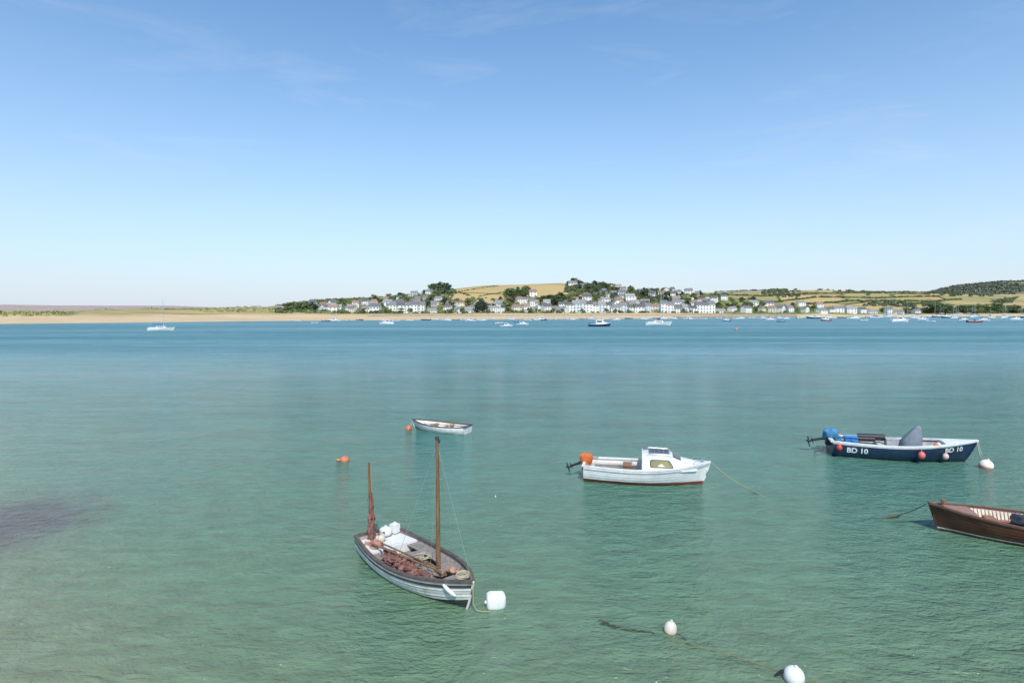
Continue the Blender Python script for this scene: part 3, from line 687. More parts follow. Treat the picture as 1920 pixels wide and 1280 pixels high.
b=MB(); b.tube([H.pt(.885,.94,-1,.05),H.pt(.905,.80,-1,.07),H.pt(.925,.66,-1,.07),H.pt(.94,.56,-1,.06)],[.03,.05,.05,.025],12); loose('fender',b,white,A,'white sausage fender hanging at the bow','fender')
b=MB(); b.ball((.28,.18,.56),(.17,.17,.13),16,10,pw=.7); b.tube([(.28,.18,.68),(.28,.18,.73)],.04,8); loose('plastic_container',b,white,A,'white plastic container on the stern deck','container')
b=MB(); b.box((.2,.52,.56),(.26,.24,.24),rz=.3,taper=.85); b.tube([(.2,.52,.67),(.2,.52,.73)],.05,8); loose('plastic_container',b,white,A,'square white plastic bottle standing on the stern','container',sm=False)
b=MB(); b.ball((.55,-.1,.50),(.11,.11,.11),14,10); loose('buoy',b,mat('cream_float',(.66,.55,.42),.5),A,'round cream float resting on the stern deck','buoy')
cl=mat('coral_rope',(.55,.27,.20),.9,.3,20,0)
b=MB(); b.tube([(.65+.28*math.sin(i*.7)+R.uniform(-.08,.08),-.38+.18*math.cos(i*.9)+R.uniform(-.08,.08),.42+R.uniform(0,.04)) for i in range(60)],.012,5); loose('rope_heap',b,cl,A,'heap of coral pink rope on the white stern deck','rope')
b=MB(); b.ball((mx_+.25,.25,.53),(.2,.14,.1),12,8,jit=.5); b.ball((mx_+.5,.1,.66),(.13,.11,.07),12,8,jit=.5,seed=3); b.box((mx_+.22,-.12,.56),(.28,.16,.1),rz=.4); loose('tarpaulin',b,mat('dusty_pink_cloth',(.42,.25,.18),.9,.35,6,.4),A,'folded dusty pink cloth bundle near the mast','cloth')
p=P(930,1136); b=MB(); b.ball((0,0,.14),(.235,.17,.19),20,14,pw=.45,jit=.06); b.tube([(-.1,0,.33),(.1,0,.33)],.025,8); b.tube([(-.27,0,.12),(-.2,0,.12)],.04,8)
f=obj('float_container',b.mesh('float_container',mat('white_plastic',(.80,.80,.78),.35,.06,2,.1,grime=.15)),None,p,.15,label='square white plastic container floating as a mooring float',category='buoy')
# ---- boat B dinghy
o_,th,Ln=place(P(877,799,.4),P(773,787,.48))
Bt=empty('rowing_dinghy',o_,th,'small white clinker rowing dinghy with dark gunwale and wooden thwarts','boat')
H=Hull(Ln,1.45,(.40,.36,.52),-.2,.2,.72,2.5,.5)
obj('hull',H.outer(7,.016,lambda j:[2,2,0,0,0,0,0][j]).mesh('hull',[sm_[1],white,mat('dinghy_bottom',(.10,.14,.12),.6)],ang=25),Bt)
obj('interior',H.inner(.10).mesh('interior',[white,mat('dinghy_floor',(.55,.53,.48),.7,.2,4,.1)]),Bt)
obj('gunwale',H.gun(.07,.05).mesh('gunwale',mat('gunwale_brown',(.10,.075,.06),.6,.3),sm=False),Bt)
b=MB()
for x in(.35,1.35,2.35): H.bench(b,x,.24,.30)
obj('thwart',b.mesh('thwart',mat('pale_wood',(.50,.36,.22),.6,.3,4,.2,stretch=(1,6,6)),sm=False),Bt)
b=MB(); b.tube([(.6,-.15,.34),(2.9,.1,.36)],.022,6); b.box((.55,-.155,.34),(.5,.12,.02)); loose('oar',b,wood,Bt,'wooden oar lying across the dinghy thwarts','oar')
b=MB(); b.ball((1.25,.1,.38),(.13,.10,.07),10,8,jit=.5); loose('cloth_bundle',b,mat('orange_cloth',(.6,.3,.16),.9,.3,6,.3),Bt,'orange cloth bundle on the middle thwart','cloth')
orange=mat('orange_buoy',(.66,.20,.10),.5,.2,3,.1,grime=.25); 
def buoy(p,r,m_,label,squash=1.0,tilt=0.2,eye=True):
    b=MB(); b.ball((0,0,r*.45),(r,r,r*squash),20,14)
    if eye: b.tube([(0,0,r*.45+r*squash*.95),(0,0,r*.45+r*squash*1.18)],[r*.22,r*.16],8)
    o=obj('buoy',b.mesh('buoy',m_),None,p,0,label=label,category='buoy'); o.rotation_euler=(tilt,tilt*.8,0); return o
buoy(P(766,806),.19,orange,'round faded orange buoy beside the dinghy bow',1.1)
b=MB(); q=P(766,804,.2); b.tube([q,(P(773,788,.47)+q)/2-Vector((0,0,.04)),P(774,788,.47)],.012,5); loose('mooring_rope',b,rope_m,None,'short pale rope tying the dinghy to its buoy','rope')
q=P(646,864); buoy(q,.2,orange,'small orange buoy floating alone on the water',.8,tilt=.5)
b=MB(); b.ball((q.x-.26,q.y,.05),(.14,.1,.07),12,8,jit=.3); loose('float',b,orange,None,'small worn orange net float beside the buoy','float')
# ---- boat C cabin boat
o_,th,Ln=place(P(1097,864,.68),P(1331,866,.92))
C=empty('cabin_boat',o_,th,'small white clinker motor boat with a cuddy cabin','boat')
H=Hull(Ln,1.95,(.66,.63,.92),-.25,.32,.80,2.5,.45)
hc=mat('hull_white_brown_boot',(.8,.8,.78),.3,.07,3,.05,bands=[(-1,(.24,.065,.04)),(.10,(.30,.09,.06)),(.135,(.78,.78,.76))],grime=.22)
obj('hull',H.outer(8,.009).mesh('hull',hc,ang=24),C)
cream=mat('cockpit_cream',(.62,.58,.50),.6,.12,3,.1,grime=.4)
obj('interior',H.inner(.20,t1=.9).mesh('interior',[white,cream]),C)
obj('gunwale',H.gun(.12,.06,inset=.04).mesh('gunwale',white,sm=False),C)
b=H.gun(.04,.035,0,-.014,transom=False,zn=.9); obj('rubbing_strake',b.mesh('rubbing_strake',mat('strake_pale_grey',(.45,.45,.44),.5),sm=False),C)
obj('foredeck',H.deck(.56,1.0,0,.07,inset=.06).mesh('foredeck',white),C)
b=MB(); H.sideb(b,.15,2.2,.46,.30,1); H.sideb(b,.15,2.2,.46,.30,-1); H.bench(b,.22,.34,.465); obj('seat',b.mesh('seat',cream,sm=False),C)
b=MB(); b.box((1.75,0,.42),(.32,.62,.42)); b.box((1.75,0,.645),(.36,.68,.04)); obj('engine_box',b.mesh('engine_box',wood,sm=False),C)
st=[(2.35,.80,.66,1.15),(2.55,.80,.66,1.19),(3.1,.78,.64,1.21),(3.5,.74,.60,1.18),(3.92,.66,.5,.99),(4.35,.46,.33,.94),(4.5,.36,.26,.86)]
Z0=.63
b=MB(); vs=[]
for x,wb,wt,zt in st:
    z0=Z0; vs+=[(x,-wb,z0),(x,-wb+(wb-wt)*.75,lerp(z0,zt,.86)),(x,-wt*.86,zt-.015),(x,0,zt+.03),(x,wt*.86,zt-.015),(x,wb-(wb-wt)*.75,lerp(z0,zt,.86)),(x,wb,z0)]
fs=[(i*7+j,i*7+j+1,i*7+j+8,i*7+j+7) for i in range(len(st)-1) for j in range(6)]; e0=(len(st)-1)*7; fs.append(tuple(e0+j for j in range(7)))
b.add(vs,fs); b.box((2.36,-.62,.90),(.03,.26,.52)); b.box((2.36,.62,.90),(.03,.26,.52)); b.box((2.36,0,1.15),(.03,1.3,.08))
cab=obj('cabin',b.mesh('cabin',white,ang=30),C)
tint=mat('tinted_window',(.34,.30,.14),.12,.25,2,0); rub=mat('window_rubber',(.03,.03,.03),.5)
def sidepane(x0,x1,z0,z1,side,lean0,lean1,mb,g,mi):
    def Y(x,z):
        for (xa,wb,wt,zt),(xb,wb2,wt2,zt2) in zip(st,st[1:]):
            if xa<=x<=xb:
                q=(x-xa)/(xb-xa); WB=lerp(wb,wb2,q);WT=lerp(wt,wt2,q);ZT=lerp(zt,zt2,q); return WB-(WB-WT)*.75*(z-Z0)/((ZT-Z0)*.86)
    c=[(x0,z0),(x1+lean1,z0),(x1,z1),(x0,z1)]
    cx=sum(a for a,_ in c)/4; cz=sum(z for _,z in c)/4
    vs=[]
    for k in range(24):
        a=k/24*4; i=int(a); f_=a-i; pa_,pb_=c[i],c[(i+1)%4]; x=lerp(pa_[0],pb_[0],f_); z=lerp(pa_[1],pb_[1],f_); r_=1-.06*(abs(f_-.5)*2)**4
        x=cx+(x-cx)*r_; z=cz+(z-cz)*r_; vs.append((x,side*(Y(x,z)+g),z))
    mb.add(vs,[tuple(range(24))],mi)
for side in(-1,1):
    b=MB(); sidepane(2.66,3.40,.76,1.07,side,0,.20,b,.006,0); fr=obj('window',b.mesh('window',rub,sm=False),cab)
    b=MB(); sidepane(2.70,3.36,.785,1.045,side,0,.19,b,.010,0); obj('window_pane',b.mesh('window_pane',tint,sm=False),fr)
b=MB()
for y0,y1 in((-.46,-.03),(.03,.46)):
    q=[]
    for (f_,y) in((.12,y0),(.12,y1),(.88,y1),(.88,y0)):
        x=lerp(3.5,3.92,f_); z=lerp(1.18,.99,f_)+.040; q.append((x+.012,y*(1 if f_<.5 else .86),z))
    b.add(q,[(0,1,2,3)])
obj('windscreen',b.mesh('windscreen',mat('dark_glass',(.03,.035,.04),.08,.2,2,0),sm=False),cab)
b=MB(); b.box((3.02,0,1.255),(.80,.86,.022)); sp_=obj('solar_panel',b.mesh('solar_panel',mat('panel_dark',(.03,.035,.05),.35,.2,3,0,spec=.3),sm=False),cab)
b=MB()
for k in range(5): b.box((2.66+k*.18,0,1.269),(.012,.84,.004))
for k in range(3): b.box((3.02,-.28+k*.28,1.272),(.78,.012,.004))
b.box((3.02,-.44,1.262),(.84,.02,.035)); b.box((3.02,.44,1.262),(.84,.02,.035)); obj('panel_frame',b.mesh('panel_frame',mat('panel_line',(.35,.38,.42),.4),sm=False),sp_)
steel=mat('steel_rail',(.6,.6,.6),.3,metal=.9)
for side in(-1,1):
    b=MB(); b.tube([(2.55,side*.60,1.19),(2.6,side*.58,1.26),(3.4,side*.56,1.25),(3.48,side*.56,1.18)],.012,6); obj('handrail',b.mesh('handrail',steel),cab)
    b=MB(); b.tube([(4.35,side*.42,.9),(4.4,side*.42,1.01),(4.9,side*.16,1.06)],.012,6); obj('bow_rail',b.mesh('bow_rail',steel),C)
b=MB(); b.tube([(4.75,0,.88),(4.75,0,1.06)],.03,8); b.tube([(4.68,-.1,1.05),(4.82,.1,1.05)],.02,6); obj('mooring_post',b.mesh('mooring_post',steel),C)
outboard(C,-.06,.66,mat('orange_cover',(.62,.15,.04),.8,.35,5,.5,bscale=12),1.0,cov=1.0,drop=.05)
b=MB(); b.ball((1.2,-.4,.28),(.2,.16,.1),12,8,jit=.5); loose('cloth_bundle',b,mat('brown_cloth',(.3,.2,.13),.9),C,'brown cloth bundle on the cockpit floor','cloth')
b=MB(); a0=P(1331,864,.9); a1=P(1405,916,0.02); a2=P(1450,940,-.02)
b.tube([a0+(a1-a0)*(i/10)-Vector((0,0,.10*math.sin(i/10*math.pi))) for i in range(11)]+[a2],.012,5); loose('mooring_rope',b,yrope,None,'yellow mooring line slanting from bow into water','rope')
# ---- boat D fishing boat
o_,th,Ln=place(P(1555,821,.72),P(1833,826,1.02))
D=empty('fishing_boat',o_,th,'navy blue open fishing boat with white gunwale and covered outboard','boat')
H=Hull(Ln,2.15,(.72,.68,1.02),-.28,.55,.82,2.5,.42)
hd=mat('hull_navy',(.02,.05,.10),.3,.25,3,.05,bands=[(-1,(.02,.025,.03)),(.06,(.012,.025,.06)),(.10,(.014,.038,.08))],grime=.12)
obj('hull',H.outer(9,.008).mesh('hull',hd,ang=20),D)
obj('interior',H.inner(.22,t1=.93).mesh('interior',[mat('inner_grey',(.48,.48,.47),.6,.15,3,.1,grime=.4),mat('deck_grey',(.36,.36,.35),.8,.2,3,.2)]),D)
obj('gunwale',H.gun(.17,.07,dz=.01,inset=.05).mesh('gunwale',white,sm=False),D)
b=MB()
for side in(-1,1):
    vs=[]
    for i in range(41):
        t=i/40
        for z_ in(.93,1.0): x,y,z=H.pt(t,z_,side,.016); vs.append((x,y,z-.01))
    b.add(vs,[(2*i,2*i+1,2*i+3,2*i+2) for i in range(40)])
obj('white_sheer_strake',b.mesh('white_sheer_strake',white),D)
obj('foredeck',H.deck(.80,1.0,.0,.06,inset=.06).mesh('foredeck',white),D)
b=MB(); H.bench(b,.55,.35,.55,.05,.1); H.bench(b,2.3,.3,.5,.05,.1); H.bench(b,5.0,.35,.55,.05,.1); obj('thwart',b.mesh('thwart',mat('thwart_white',(.62,.62,.6),.6,grime=.3),sm=False),D)
tarp=mat('grey_canvas',(.19,.22,.26),.85,.25,4,.4,bscale=10)
b=MB(); cx=3.45
prof=[(.22,.46,.40,0),(.6,.44,.38,.0),(.85,.40,.34,.03),(1.05,.34,.28,.10),(1.28,.24,.2,.2),(1.50,.13,.12,.27),(1.56,.09,.08,.28)]
vs=[]
for z,a,c_,dx in prof:
    for k in range(20):
        an=k/20*6.283; q=1+.12*noise.noise(Vector((math.cos(an)*3,math.sin(an)*3,z*1.5))); vs.append((cx+dx+math.copysign(abs(math.cos(an))**.6,math.cos(an))*a*q,math.copysign(abs(math.sin(an))**.6,math.sin(an))*c_*q,z))
b.add(vs,[(i*20+j,i*20+(j+1)%20,(i+1)*20+(j+1)%20,(i+1)*20+j) for i in range(len(prof)-1) for j in range(20)]+[tuple(range(120,140))])
obj('console_cover',b.mesh('console_cover',tarp,ang=80),D)
outboard(D,-.1,.74,mat('blue_cover',(.06,.22,.40),.8,.3,5,.5,bscale=12),1.2,ang=14)
blackm=mat('black_rubber',(.025,.025,.028),.5)
b=MB(); b.tube([(1.35,.55,.80),(2.5,.5,.83)],.15,14); b.tube([(1.3,.2,.74),(2.0,.2,.76)],.12,12); loose('net_roller',b,blackm,D,'black rubber tubes lying across the fishing boat','tube')
bl=mat('blue_plastic',(.03,.20,.50),.4)
b=MB(); b.box((.95,.1,.68),(.55,.4,.28),taper=.9); b.box((.95,.1,.835),(.6,.45,.04)); loose('fish_crate',b,bl,D,'bright blue plastic fish crate at the stern','crate',sm=False)
b=MB(); b.tube([(.95,-.6,.45),(.95,-.6,.8)],.13,12); loose('bucket',b,bl,D,'blue plastic bucket inside the fishing boat','bucket')
b=MB(); b.ball((.35,.5,.62),(.3,.3,.2),12,8,jit=.5); loose('tarpaulin',b,MC['blue_cover'],D,'crumpled blue tarpaulin at the stern','tarpaulin')
b=MB(); b.box((2.75,.35,.62),(.5,.5,.35)); b.box((2.75,.35,.81),(.54,.54,.04)); loose('storage_box',b,mat('box_grey',(.45,.46,.47),.6),D,'grey lidded storage box beside the console','box',sm=False)
b=MB(); b.ball((4.4,.2,.42),(.5,.35,.2),14,8,jit=.6); loose('fishing_net',b,mat('net_olive',(.20,.19,.16),.95,.4,9,.5),D,'heap of grey-green fishing net forward','net')
def hang(x,z,r,m_,lab,sq=1.15):
    b=MB(); p_=Vector(H.surf(x,z,-1,r+.03)); b.ball(p_,(r,r,r*sq),16,12); t=H.tx(x,1); b.tube([p_+Vector((0,0,r)),(x,p_.y+r*.6,H.sh(t)+.04)],.012,5,1); loose('fender_buoy',b,[m_,rope_m],D,lab,'buoy')
red=mat('red_buoy',(.62,.06,.05),.45,.15,3,.05); pink=mat('coral_buoy',(.70,.16,.14),.45,.15,3,.05)
hang(.25,.5,.13,red,'red round fender hanging on the navy hull'); hang(3.6,.40,.15,pink,'coral pink round fender hanging on the navy hull'); hang(4.65,.34,.13,mat('pale_buoy',(.7,.50,.46),.5),'pale round fender hanging on the navy hull')
b=MB(); b.ball((4.25,-.75,.85),(.1,.1,.1)); loose('buoy',b,orange,D,'small orange float inside the gunwale','buoy')
b=MB(); b.ball((4.4,-.55,.84),(.11,.11,.11)); loose('buoy',b,MC['cream_float'],D,'small cream float inside the gunwale','buoy')
def lettering(txt,x0,z0,size,rise=0):
    c=bpy.data.curves.new('lettering','FONT'); c.body=txt; c.size=size; c.offset=.009; c.resolution_u=3
    to=bpy.data.objects.new('tmp',c); COL.objects.link(to); dg=bpy.context.evaluated_depsgraph_get(); me=bpy.data.meshes.new_from_object(to.evaluated_get(dg)); bpy.data.objects.remove(to)
    import bmesh
    bm=bmesh.new(); bm.from_mesh(me)
    for _ in range(2): bmesh.ops.subdivide_edges(bm,edges=[e for e in bm.edges if e.calc_length()>.06],cuts=1)
    bmesh.ops.triangulate(bm,faces=bm.faces)
    for v in bm.verts:
        x=x0+v.co.x*1.0; z=z0+v.co.y+rise*v.co.x; v.co=Vector(H.surf(x,z,-1,.030))
    bm.to_mesh(me); bm.free(); me.materials.clear(); me.materials.append(mat('letter_white',(.80,.81,.83),.5,.05)); o=obj('lettering',me,D,label='white letters reading '+txt)
lettering('BD 10',.58,.28,.34); lettering('BD 10',Ln-1.48,.49,.31,.10)
q=P(1847,877); bb=buoy(q,.28,mat('buoy_white_pink',(.8,.75,.7),.45,.08,2,.05,bands=[(-1,(.72,.25,.16)),(.02,(.74,.28,.2)),(.13,(.80,.74,.68))]),'large white and coral mooring buoy',.95,tilt=.2)
b=MB(); b.tube([P(1832,828,.98),P(1838,855,.6),q+Vector((-.1,0,.42))],.012,5); b.tube([P(1834,828,.98),P(1840,850,.7),q+Vector((0,0,.4))],.010,5); loose('mooring_rope',b,rope_m,None,'pale rope hanging from bow to mooring buoy','rope')
b=MB(); a0=P(1525,842,.3); b.tube([P(1550,835,.6),P(1540,845,.3),P(1526,846,-.02)],.015,5); loose('mooring_rope',b,drope,None,'dark rope trailing from the stern into water','rope')
# ---- boat E brown
bow=P(1742,943,.85); ang=math.radians(-20); o_,th,Ln=place(Vector((bow.x+5.4*math.cos(ang),bow.y+5.4*math.sin(ang),0)),bow)
E=empty('wooden_boat',o_,th,'varnished brown wooden open boat with red floor and pale ribs','boat')
H=Hull(Ln,2.0,(.62,.56,.85),-.28,.35,.8,2.6,.45)
hb=mat('hull_brown',(.08,.04,.025),.3,.4,3,.1,bands=[(-1,(.03,.05,.045)),(.05,(.32,.07,.05)),(.085,(.62,.60,.55)),(.115,(.10,.035,.022))])
obj('hull',H.outer(9,.012).mesh('hull',hb,ang=22),E)
obj('interior',H.inner(.14,t1=.93).mesh('interior',[mat('inner_cream',(.74,.68,.58),.6,.12,3),mat('floor_red',(.38,.12,.08),.7,.3,4)]),E)
obj('gunwale',H.gun(.10,.06).mesh('gunwale',mat('gunwale_dark_varnish',(.16,.07,.04),.4,.3,5,.1),sm=False),E)
b=MB()
for i in range(3,44):
    t=i/50
    for side in(-1,1): b.tube([(H.x(t,H.zn(t,z)),side*(H.y(t,H.zn(t,z))-.05),z) for z in (.16,.3,H.sh(t)-.03)],.012,4)
obj('frame_ribs',b.mesh('frame_ribs',mat('rib_wood',(.58,.40,.27),.6)),E)
b=MB(); H.deck(.80,1.0,.0,.04,inset=.06,b=b); obj('foredeck',b.mesh('foredeck',mat('deck_planks',(.36,.19,.13),.5,.5,4,.2,stretch=(1,12,1))),E)
b=MB(); H.bench(b,3.6,.28,.42); H.bench(b,2.0,.28,.42); H.sideb(b,2.3,4.2,.30,.22,-1,slats=2); obj('thwart',b.mesh('thwart',mat('thwart_red_brown',(.36,.15,.09),.5,.3,4,stretch=(1,6,6)),sm=False),E)
b=MB(); b.ball((2.85,.1,.5),(.42,.45,.24),18,12,jit=.4,pw=.7); b.box((2.85,.1,.66),(.5,.5,.14),rz=.2,taper=.8); loose('engine_cover',b,mat('black_tarp',(.03,.035,.045),.6,.3,4,.4),E,'black tarpaulin covered engine box amidships','cover')
b=MB(); b.box((Ln-.38,0,.94),(.1,.12,.16)); b.tube([(Ln-.38,-.12,.97),(Ln-.38,.12,.97)],.02,6); obj('mooring_post',b.mesh('mooring_post',wood,sm=False),E)
b=MB(); a0=P(1737,944,.8); a1=P(1682,966,.08); b.tube([a0,(a0+a1)/2-Vector((0,0,.05)),a1,P(1655,970,-.02)],.014,6); b.tube([a1+Vector((.1,0,0)),a1-Vector((.25,-.02,.05)),a1-Vector((.5,.05,.09))],[.03,.05,.02],8,jit=.4); loose('mooring_rope',b,drope,None,'dark weedy mooring rope leading into the water','rope')
# ---- loose buoys, weed
buoy(P(1256,1184),.14,mat('buoy_cream_red',(.8,.74,.66),.5,.12,3,.1,bands=[(-1,(.5,.2,.12)),(.0,(.55,.25,.16)),(.03,(.74,.66,.56))],grime=.35),'egg-shaped cream buoy with weedy rope',1.35,tilt=.12)
buoy(P(1487,1274),.19,mat('buoy_white_scuffed',(.8,.8,.77),.4,.06,3,.05,grime=.3),'round white mooring buoy with dark rope end',.98,tilt=.15)
b=MB(); q=P(1466,1262,.08); b.tube([q+Vector((-.12,.03,-.06)),q+Vector((-.02,.0,.04)),q+Vector((.12,0,.06))],[.02,.035,.03],8,jit=.4); loose('rope_knot',b,blackm,None,'black knotted rope end at the white buoy','rope')
b=MB(); pp=[P(1278,1200,.0),P(1320,1214,.004),P(1370,1227,.006),P(1420,1243,.004),P(1462,1257,.03)]; b.tube(pp,.006,5); pp=[P(1500,1268,.01),P(1560,1284,.003),P(1700,1300,.0)]; b.tube(pp,.006,5); loose('mooring_rope',b,mat('submerged_rope',(.32,.20,.09),.9,.3,20,0),None,'thin brown rope awash between two buoys','rope')
wm=mat('seaweed_olive',(.06,.07,.03),.5,.4,4,.3)
def weed(pts_,wd,lab,z=.004,nn=16):
    b=MB(); r=random.Random(len(pts_)+int(wd*100))
    for (u0,v0),(u1,v1) in zip(pts_,pts_[1:]):
        for k in range(nn):
            t=r.random(); p_=P(lerp(u0,u1,t),lerp(v0,v1,t),z)+Vector((r.gauss(0,wd),r.gauss(0,wd*.5),0)); a=r.uniform(-.8,.3); l=r.uniform(.04,.12); c=Vector((math.cos(a),math.sin(a),0)); n=Vector((-c.y,c.x,0))
            z_=r.uniform(0,.008)
            b.add([p_-c*l+Vector((0,0,z_)),p_-n*.008+Vector((0,0,z_)),p_+c*l+Vector((0,0,z_)),p_+n*.010+Vector((0,0,z_))],[(0,1,2,3)])
    loose('seaweed',b,wm,None,lab,'seaweed',sm=False,kind='stuff')
weed([(1125,1162),(1140,1172),(1175,1180),(1228,1186)],.05,'strand of olive seaweed drifting near the buoy',nn=34)
weed([(1272,1188),(1300,1215)],.03,'scrap of yellow-green seaweed on the rope',nn=12)
# ---------------------------------------------------------------- far boats
FB={}
hullc={'white':(.82,.82,.80),'navy':(.03,.05,.12),'red':(.30,.05,.04),'black':(.04,.04,.045),'blue':(.07,.20,.42),'orange':(.62,.16,.05),'cream':(.62,.56,.42),'green':(.05,.14,.10)}
covc={'blue':(.05,.16,.42),'navy':(.03,.05,.12),'green':(.05,.14,.1),'white':(.7,.7,.7)}
def far_proto(kind,hc_,cc):
    key=(kind,hc_,cc)
    if key in FB: return FB[key]
    hm=mat('far_hull_'+hc_,hullc[hc_],.35,.1,2,0); wmm=MC['white_paint']; cm=mat('canvas_'+cc,covc[cc],.8,.2,3,0); parts=[]
    Hh=Hull(8,2.6,(.85,.8,1.2),-.3,.7,.65 if kind!='yacht' else .5,2.2,.5)
    parts.append(('hull',Hh.outer(5,.01,nt_=18).mesh('hull',hm),-1)); parts.append(('gunwale',Hh.gun(.14,.1).mesh('gunwale',wmm,sm=False),0))
    if kind=='open':
        b=Hh.inner(.3,nt_=14,nr=2); parts.append(('interior',b.mesh('interior',[wmm,cm]),0))
        b=MB(); b.box((2.6,0,.75),(.5,2.3,.1)); b.box((4.6,0,.75),(.5,2.1,.1)); b.box((3.6,0,.9),(.7,.8,1.2),taper=.8); parts.append(('console',b.mesh('console',cm,sm=False),0))
        b=MB(); b.box((-.3,0,.9),(.5,.5,.9),taper=.8); b.box((-.4,0,.1),(.2,.1,1)); parts.append(('outboard_motor',b.mesh('outboard_motor',mat('outboard_black',(.02,)*3),sm=False),0))
    elif kind=='motor':
        parts.append(('deck',Hh.deck(0,1,0,.08).mesh('deck',wmm),0))
        b=MB(); vs=[]
        for x,wd,z in((2.2,1.0,2.2),(4.6,.95,2.25),(5.3,.85,1.5),(6.6,.55,1.25)):
            vs+=[(x,-wd,.75),(x,-wd*.85,z),(x,wd*.85,z),(x,wd,.75)]
        b.add(vs,[(i*4+j,i*4+j+1,i*4+j+5,i*4+j+4) for i in range(3) for j in range(3)]+[(0,1,2,3),(12,13,14,15)]); parts.append(('cabin',b.mesh('cabin',wmm,sm=False),0))
        b=MB()
        for s_ in(-1,1): b.box((3.4,s_*.935,1.72),(1.9,.05,.5)) 
        b.box((4.99,0,1.9),(.06,1.5,.75),ry=.75); parts.append(('window',b.mesh('window',glass,sm=False),0))
        b=MB(); b.box((1.1,0,1.05),(1.7,2.0,.5),taper=.85); parts.append(('cockpit_cover',b.mesh('cockpit_cover',cm,sm=False),0))
    else:
        parts.append(('deck',Hh.deck(0,1,0,.1).mesh('deck',wmm),0))
        b=MB(); b.box((3.9,0,1.15),(3.0,1.4,.6),taper=.82); b.box((1.5,0,1.0),(1.8,1.6,.25)); parts.append(('cabin',b.mesh('cabin',wmm,sm=False),0))
        b=MB()
        for s_ in(-1,1): b.box((3.9,s_*.67,1.18),(1.9,.08,.2))
        parts.append(('window',b.mesh('window',glass,sm=False),0))
        b=MB(); b.tube([(4.6,0,1.2),(4.6,0,10.2)],[.075,.055],6); b.tube([(4.62,-.7,6),(4.62,.7,6)],.03,4)
        for q in((8,0,1.25),(0.05,0,.95),(4.4,1.2,.9),(4.4,-1.2,.9)): b.tube([(4.6,0,10.1),q],.014,3)
        parts.append(('mast',b.mesh('mast',mat('mast_alloy',(.55,.55,.55),.35)),0))
        b=MB(); b.tube([(4.5,0,2.1),(3,0,2.15),(1.2,0,2.05)],[.2,.17,.09],8); parts.append(('furled_sail',b.mesh('furled_sail',cm),0))
    FB[key]=parts; return parts
KL={'open':'open motor boat','motor':'small cabin cruiser','yacht':'sailing yacht with bare mast'}
CT={'open':'boat','motor':'boat','yacht':'yacht'}
def far_boat(u,v,px,kind,hc_='white',cc='blue',rz=None,where='moored off the far beach'):
    p=P(u,v); s=px/F*p.y/8.3*1.1; s=clamp(s,.5,1.6); rz=R.choice([0,math.pi])+R.uniform(-.35,.35) if rz is None else rz
    e=empty({'open':'motor_boat','motor':'cabin_cruiser','yacht':'sailing_yacht'}[kind],p,rz,f'{hc_} {KL[kind]} {where}',CT[kind],group='boats moored in the estuary')
    e.location-=Vector((math.cos(rz),math.sin(rz),0))*4*s; e.scale=(s,s,s)
    root=[]
    for nm,me,pi in far_proto(kind,hc_,cc): root.append(obj(nm,me,e))
far_boat(303,620,44,'yacht','white','blue',0.15)
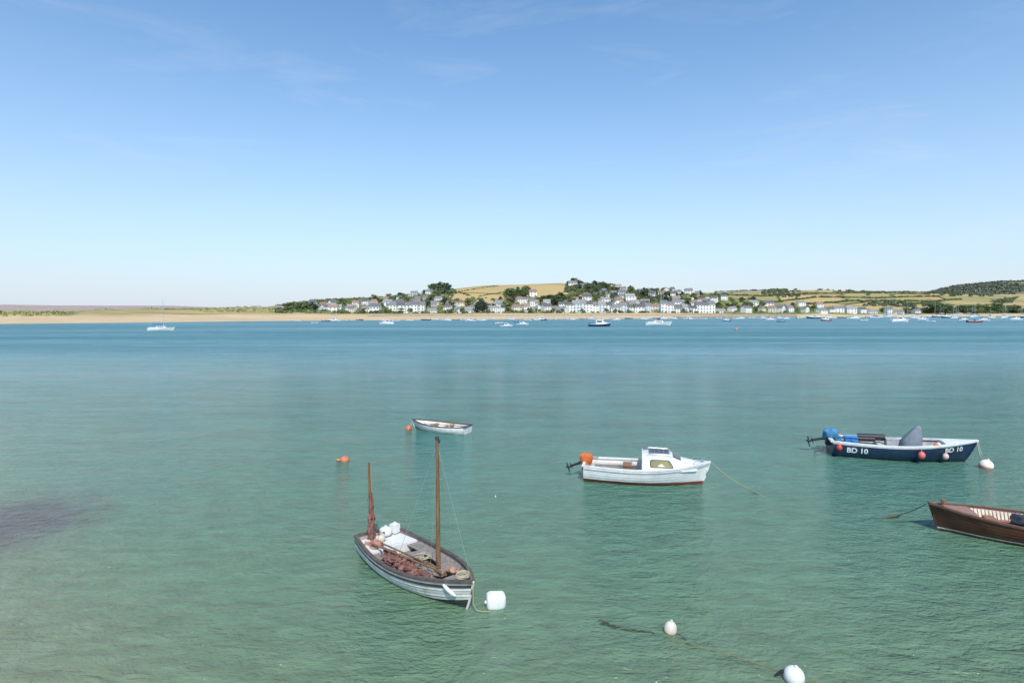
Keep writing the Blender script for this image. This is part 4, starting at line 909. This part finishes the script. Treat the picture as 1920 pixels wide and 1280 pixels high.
fl=[(537,600.5,10,'open','orange'),(590,605.5,13,'open','white'),(612,602.5,15,'open','navy'),(628,602,20,'motor','white'),(675,600.3,14,'open','black'),(725,608,26,'motor','white'),(742,602,15,'open','white'),(798,600.3,18,'open','navy'),(838,600,14,'motor','white'),(856,600,12,'open','red'),(882,602,20,'motor','white'),(903,600.5,18,'open','white'),(935,606.5,16,'open','white'),(950,612,22,'motor','white'),(972,604,14,'open','blue'),(980,609,22,'motor','white'),(1015,600.5,20,'motor','navy'),(1060,598.5,12,'open','white'),(1092,598,14,'open','cream'),(1125,612,42,'motor','navy'),(1155,600.3,16,'motor','white'),(1178,597.5,14,'open','navy'),(1235,610,46,'yacht','white'),(1262,598.3,15,'open','white'),(1362,602,18,'motor','blue'),(1380,598,12,'open','white'),(1445,600,18,'motor','white'),(1463,603.5,15,'open','green'),(1410,596.5,14,'open','white'),(1500,597,14,'open','white'),(1525,597,26,'motor','navy'),(1548,601.5,22,'motor','red'),(1600,598,22,'motor','white'),(1578,595.8,14,'open','black'),(1640,596,16,'open','white'),(1661,594.5,16,'yacht','white'),(1687,604,36,'motor','white'),(1700,595,18,'yacht','white'),(1730,600,20,'motor','white'),(1754,594.7,18,'yacht','navy'),(1775,596,24,'motor','navy'),(1806,600.5,18,'motor','white'),(1829,604.5,28,'open','red'),(1826,595,20,'yacht','white'),(1860,597.5,18,'motor','cream'),(1883,597,22,'yacht','white'),(1905,600,22,'motor','white'),(1915,595,22,'yacht','navy'),(1950,602,22,'motor','white'),(1348,597,12,'open','white'),(768,599,10,'open','white'),(700,598.8,10,'open','blue'),
(560,602,12,'open','white'),(648,601,12,'open','white'),(820,599.5,12,'motor','white'),(868,599.4,12,'open','white'),(918,599,14,'open','white'),(958,599.2,14,'motor','white'),(990,601,14,'open','white'),(1038,599,14,'open','white'),(1110,598.6,14,'motor','white'),(1135,598.8,12,'open','white'),(1205,598.5,14,'motor','white'),(1225,600,12,'open','white'),(1290,597.4,14,'motor','white'),(1320,598,12,'open','white'),(1430,597,14,'motor','white'),(1475,598,14,'motor','white'),(1560,597,14,'open','white'),(1620,601,16,'open','white'),(1715,597,16,'motor','white'),(1745,603,16,'open','white'),(1790,597,16,'motor','white'),(1845,601,18,'motor','white')]
for u,v,px,k,c in fl: far_boat(u,v,px,k,c,R.choice(['blue','navy','white','green']))
for k in range(30):
    u=R.uniform(700,1900); v=583+7*F/(interp(u,DS)-R.uniform(6,70)); far_boat(u,v,R.uniform(11,17),R.choice(['open','motor','motor']),R.choice(['white','white','white','cream']),R.choice(['blue','white']))
for k in range(16):
    u=R.uniform(1640,1880); d=interp(u,DS)+R.uniform(2,40); s=R.uniform(.8,1.15); rz=R.uniform(0,6.28)
    hc_=R.choice(['white','navy','white','blue'])
    e=empty('sailing_yacht',((u-960)/F*d,d,max(.2,terr((u-960)/F*d,d)+.3)),rz,f'{hc_} sailing yacht laid up on the far foreshore','yacht',group='boats moored in the estuary'); e.scale=(s,s,s)
    for nm,me,pi in far_proto('yacht',hc_,'blue'): obj(nm,me,e)
q=P(1380,618.5); buoy(q,.55,orange,'orange mooring buoy out in the channel',1.0)
print('TREES',ntree,'houses',len(occ))
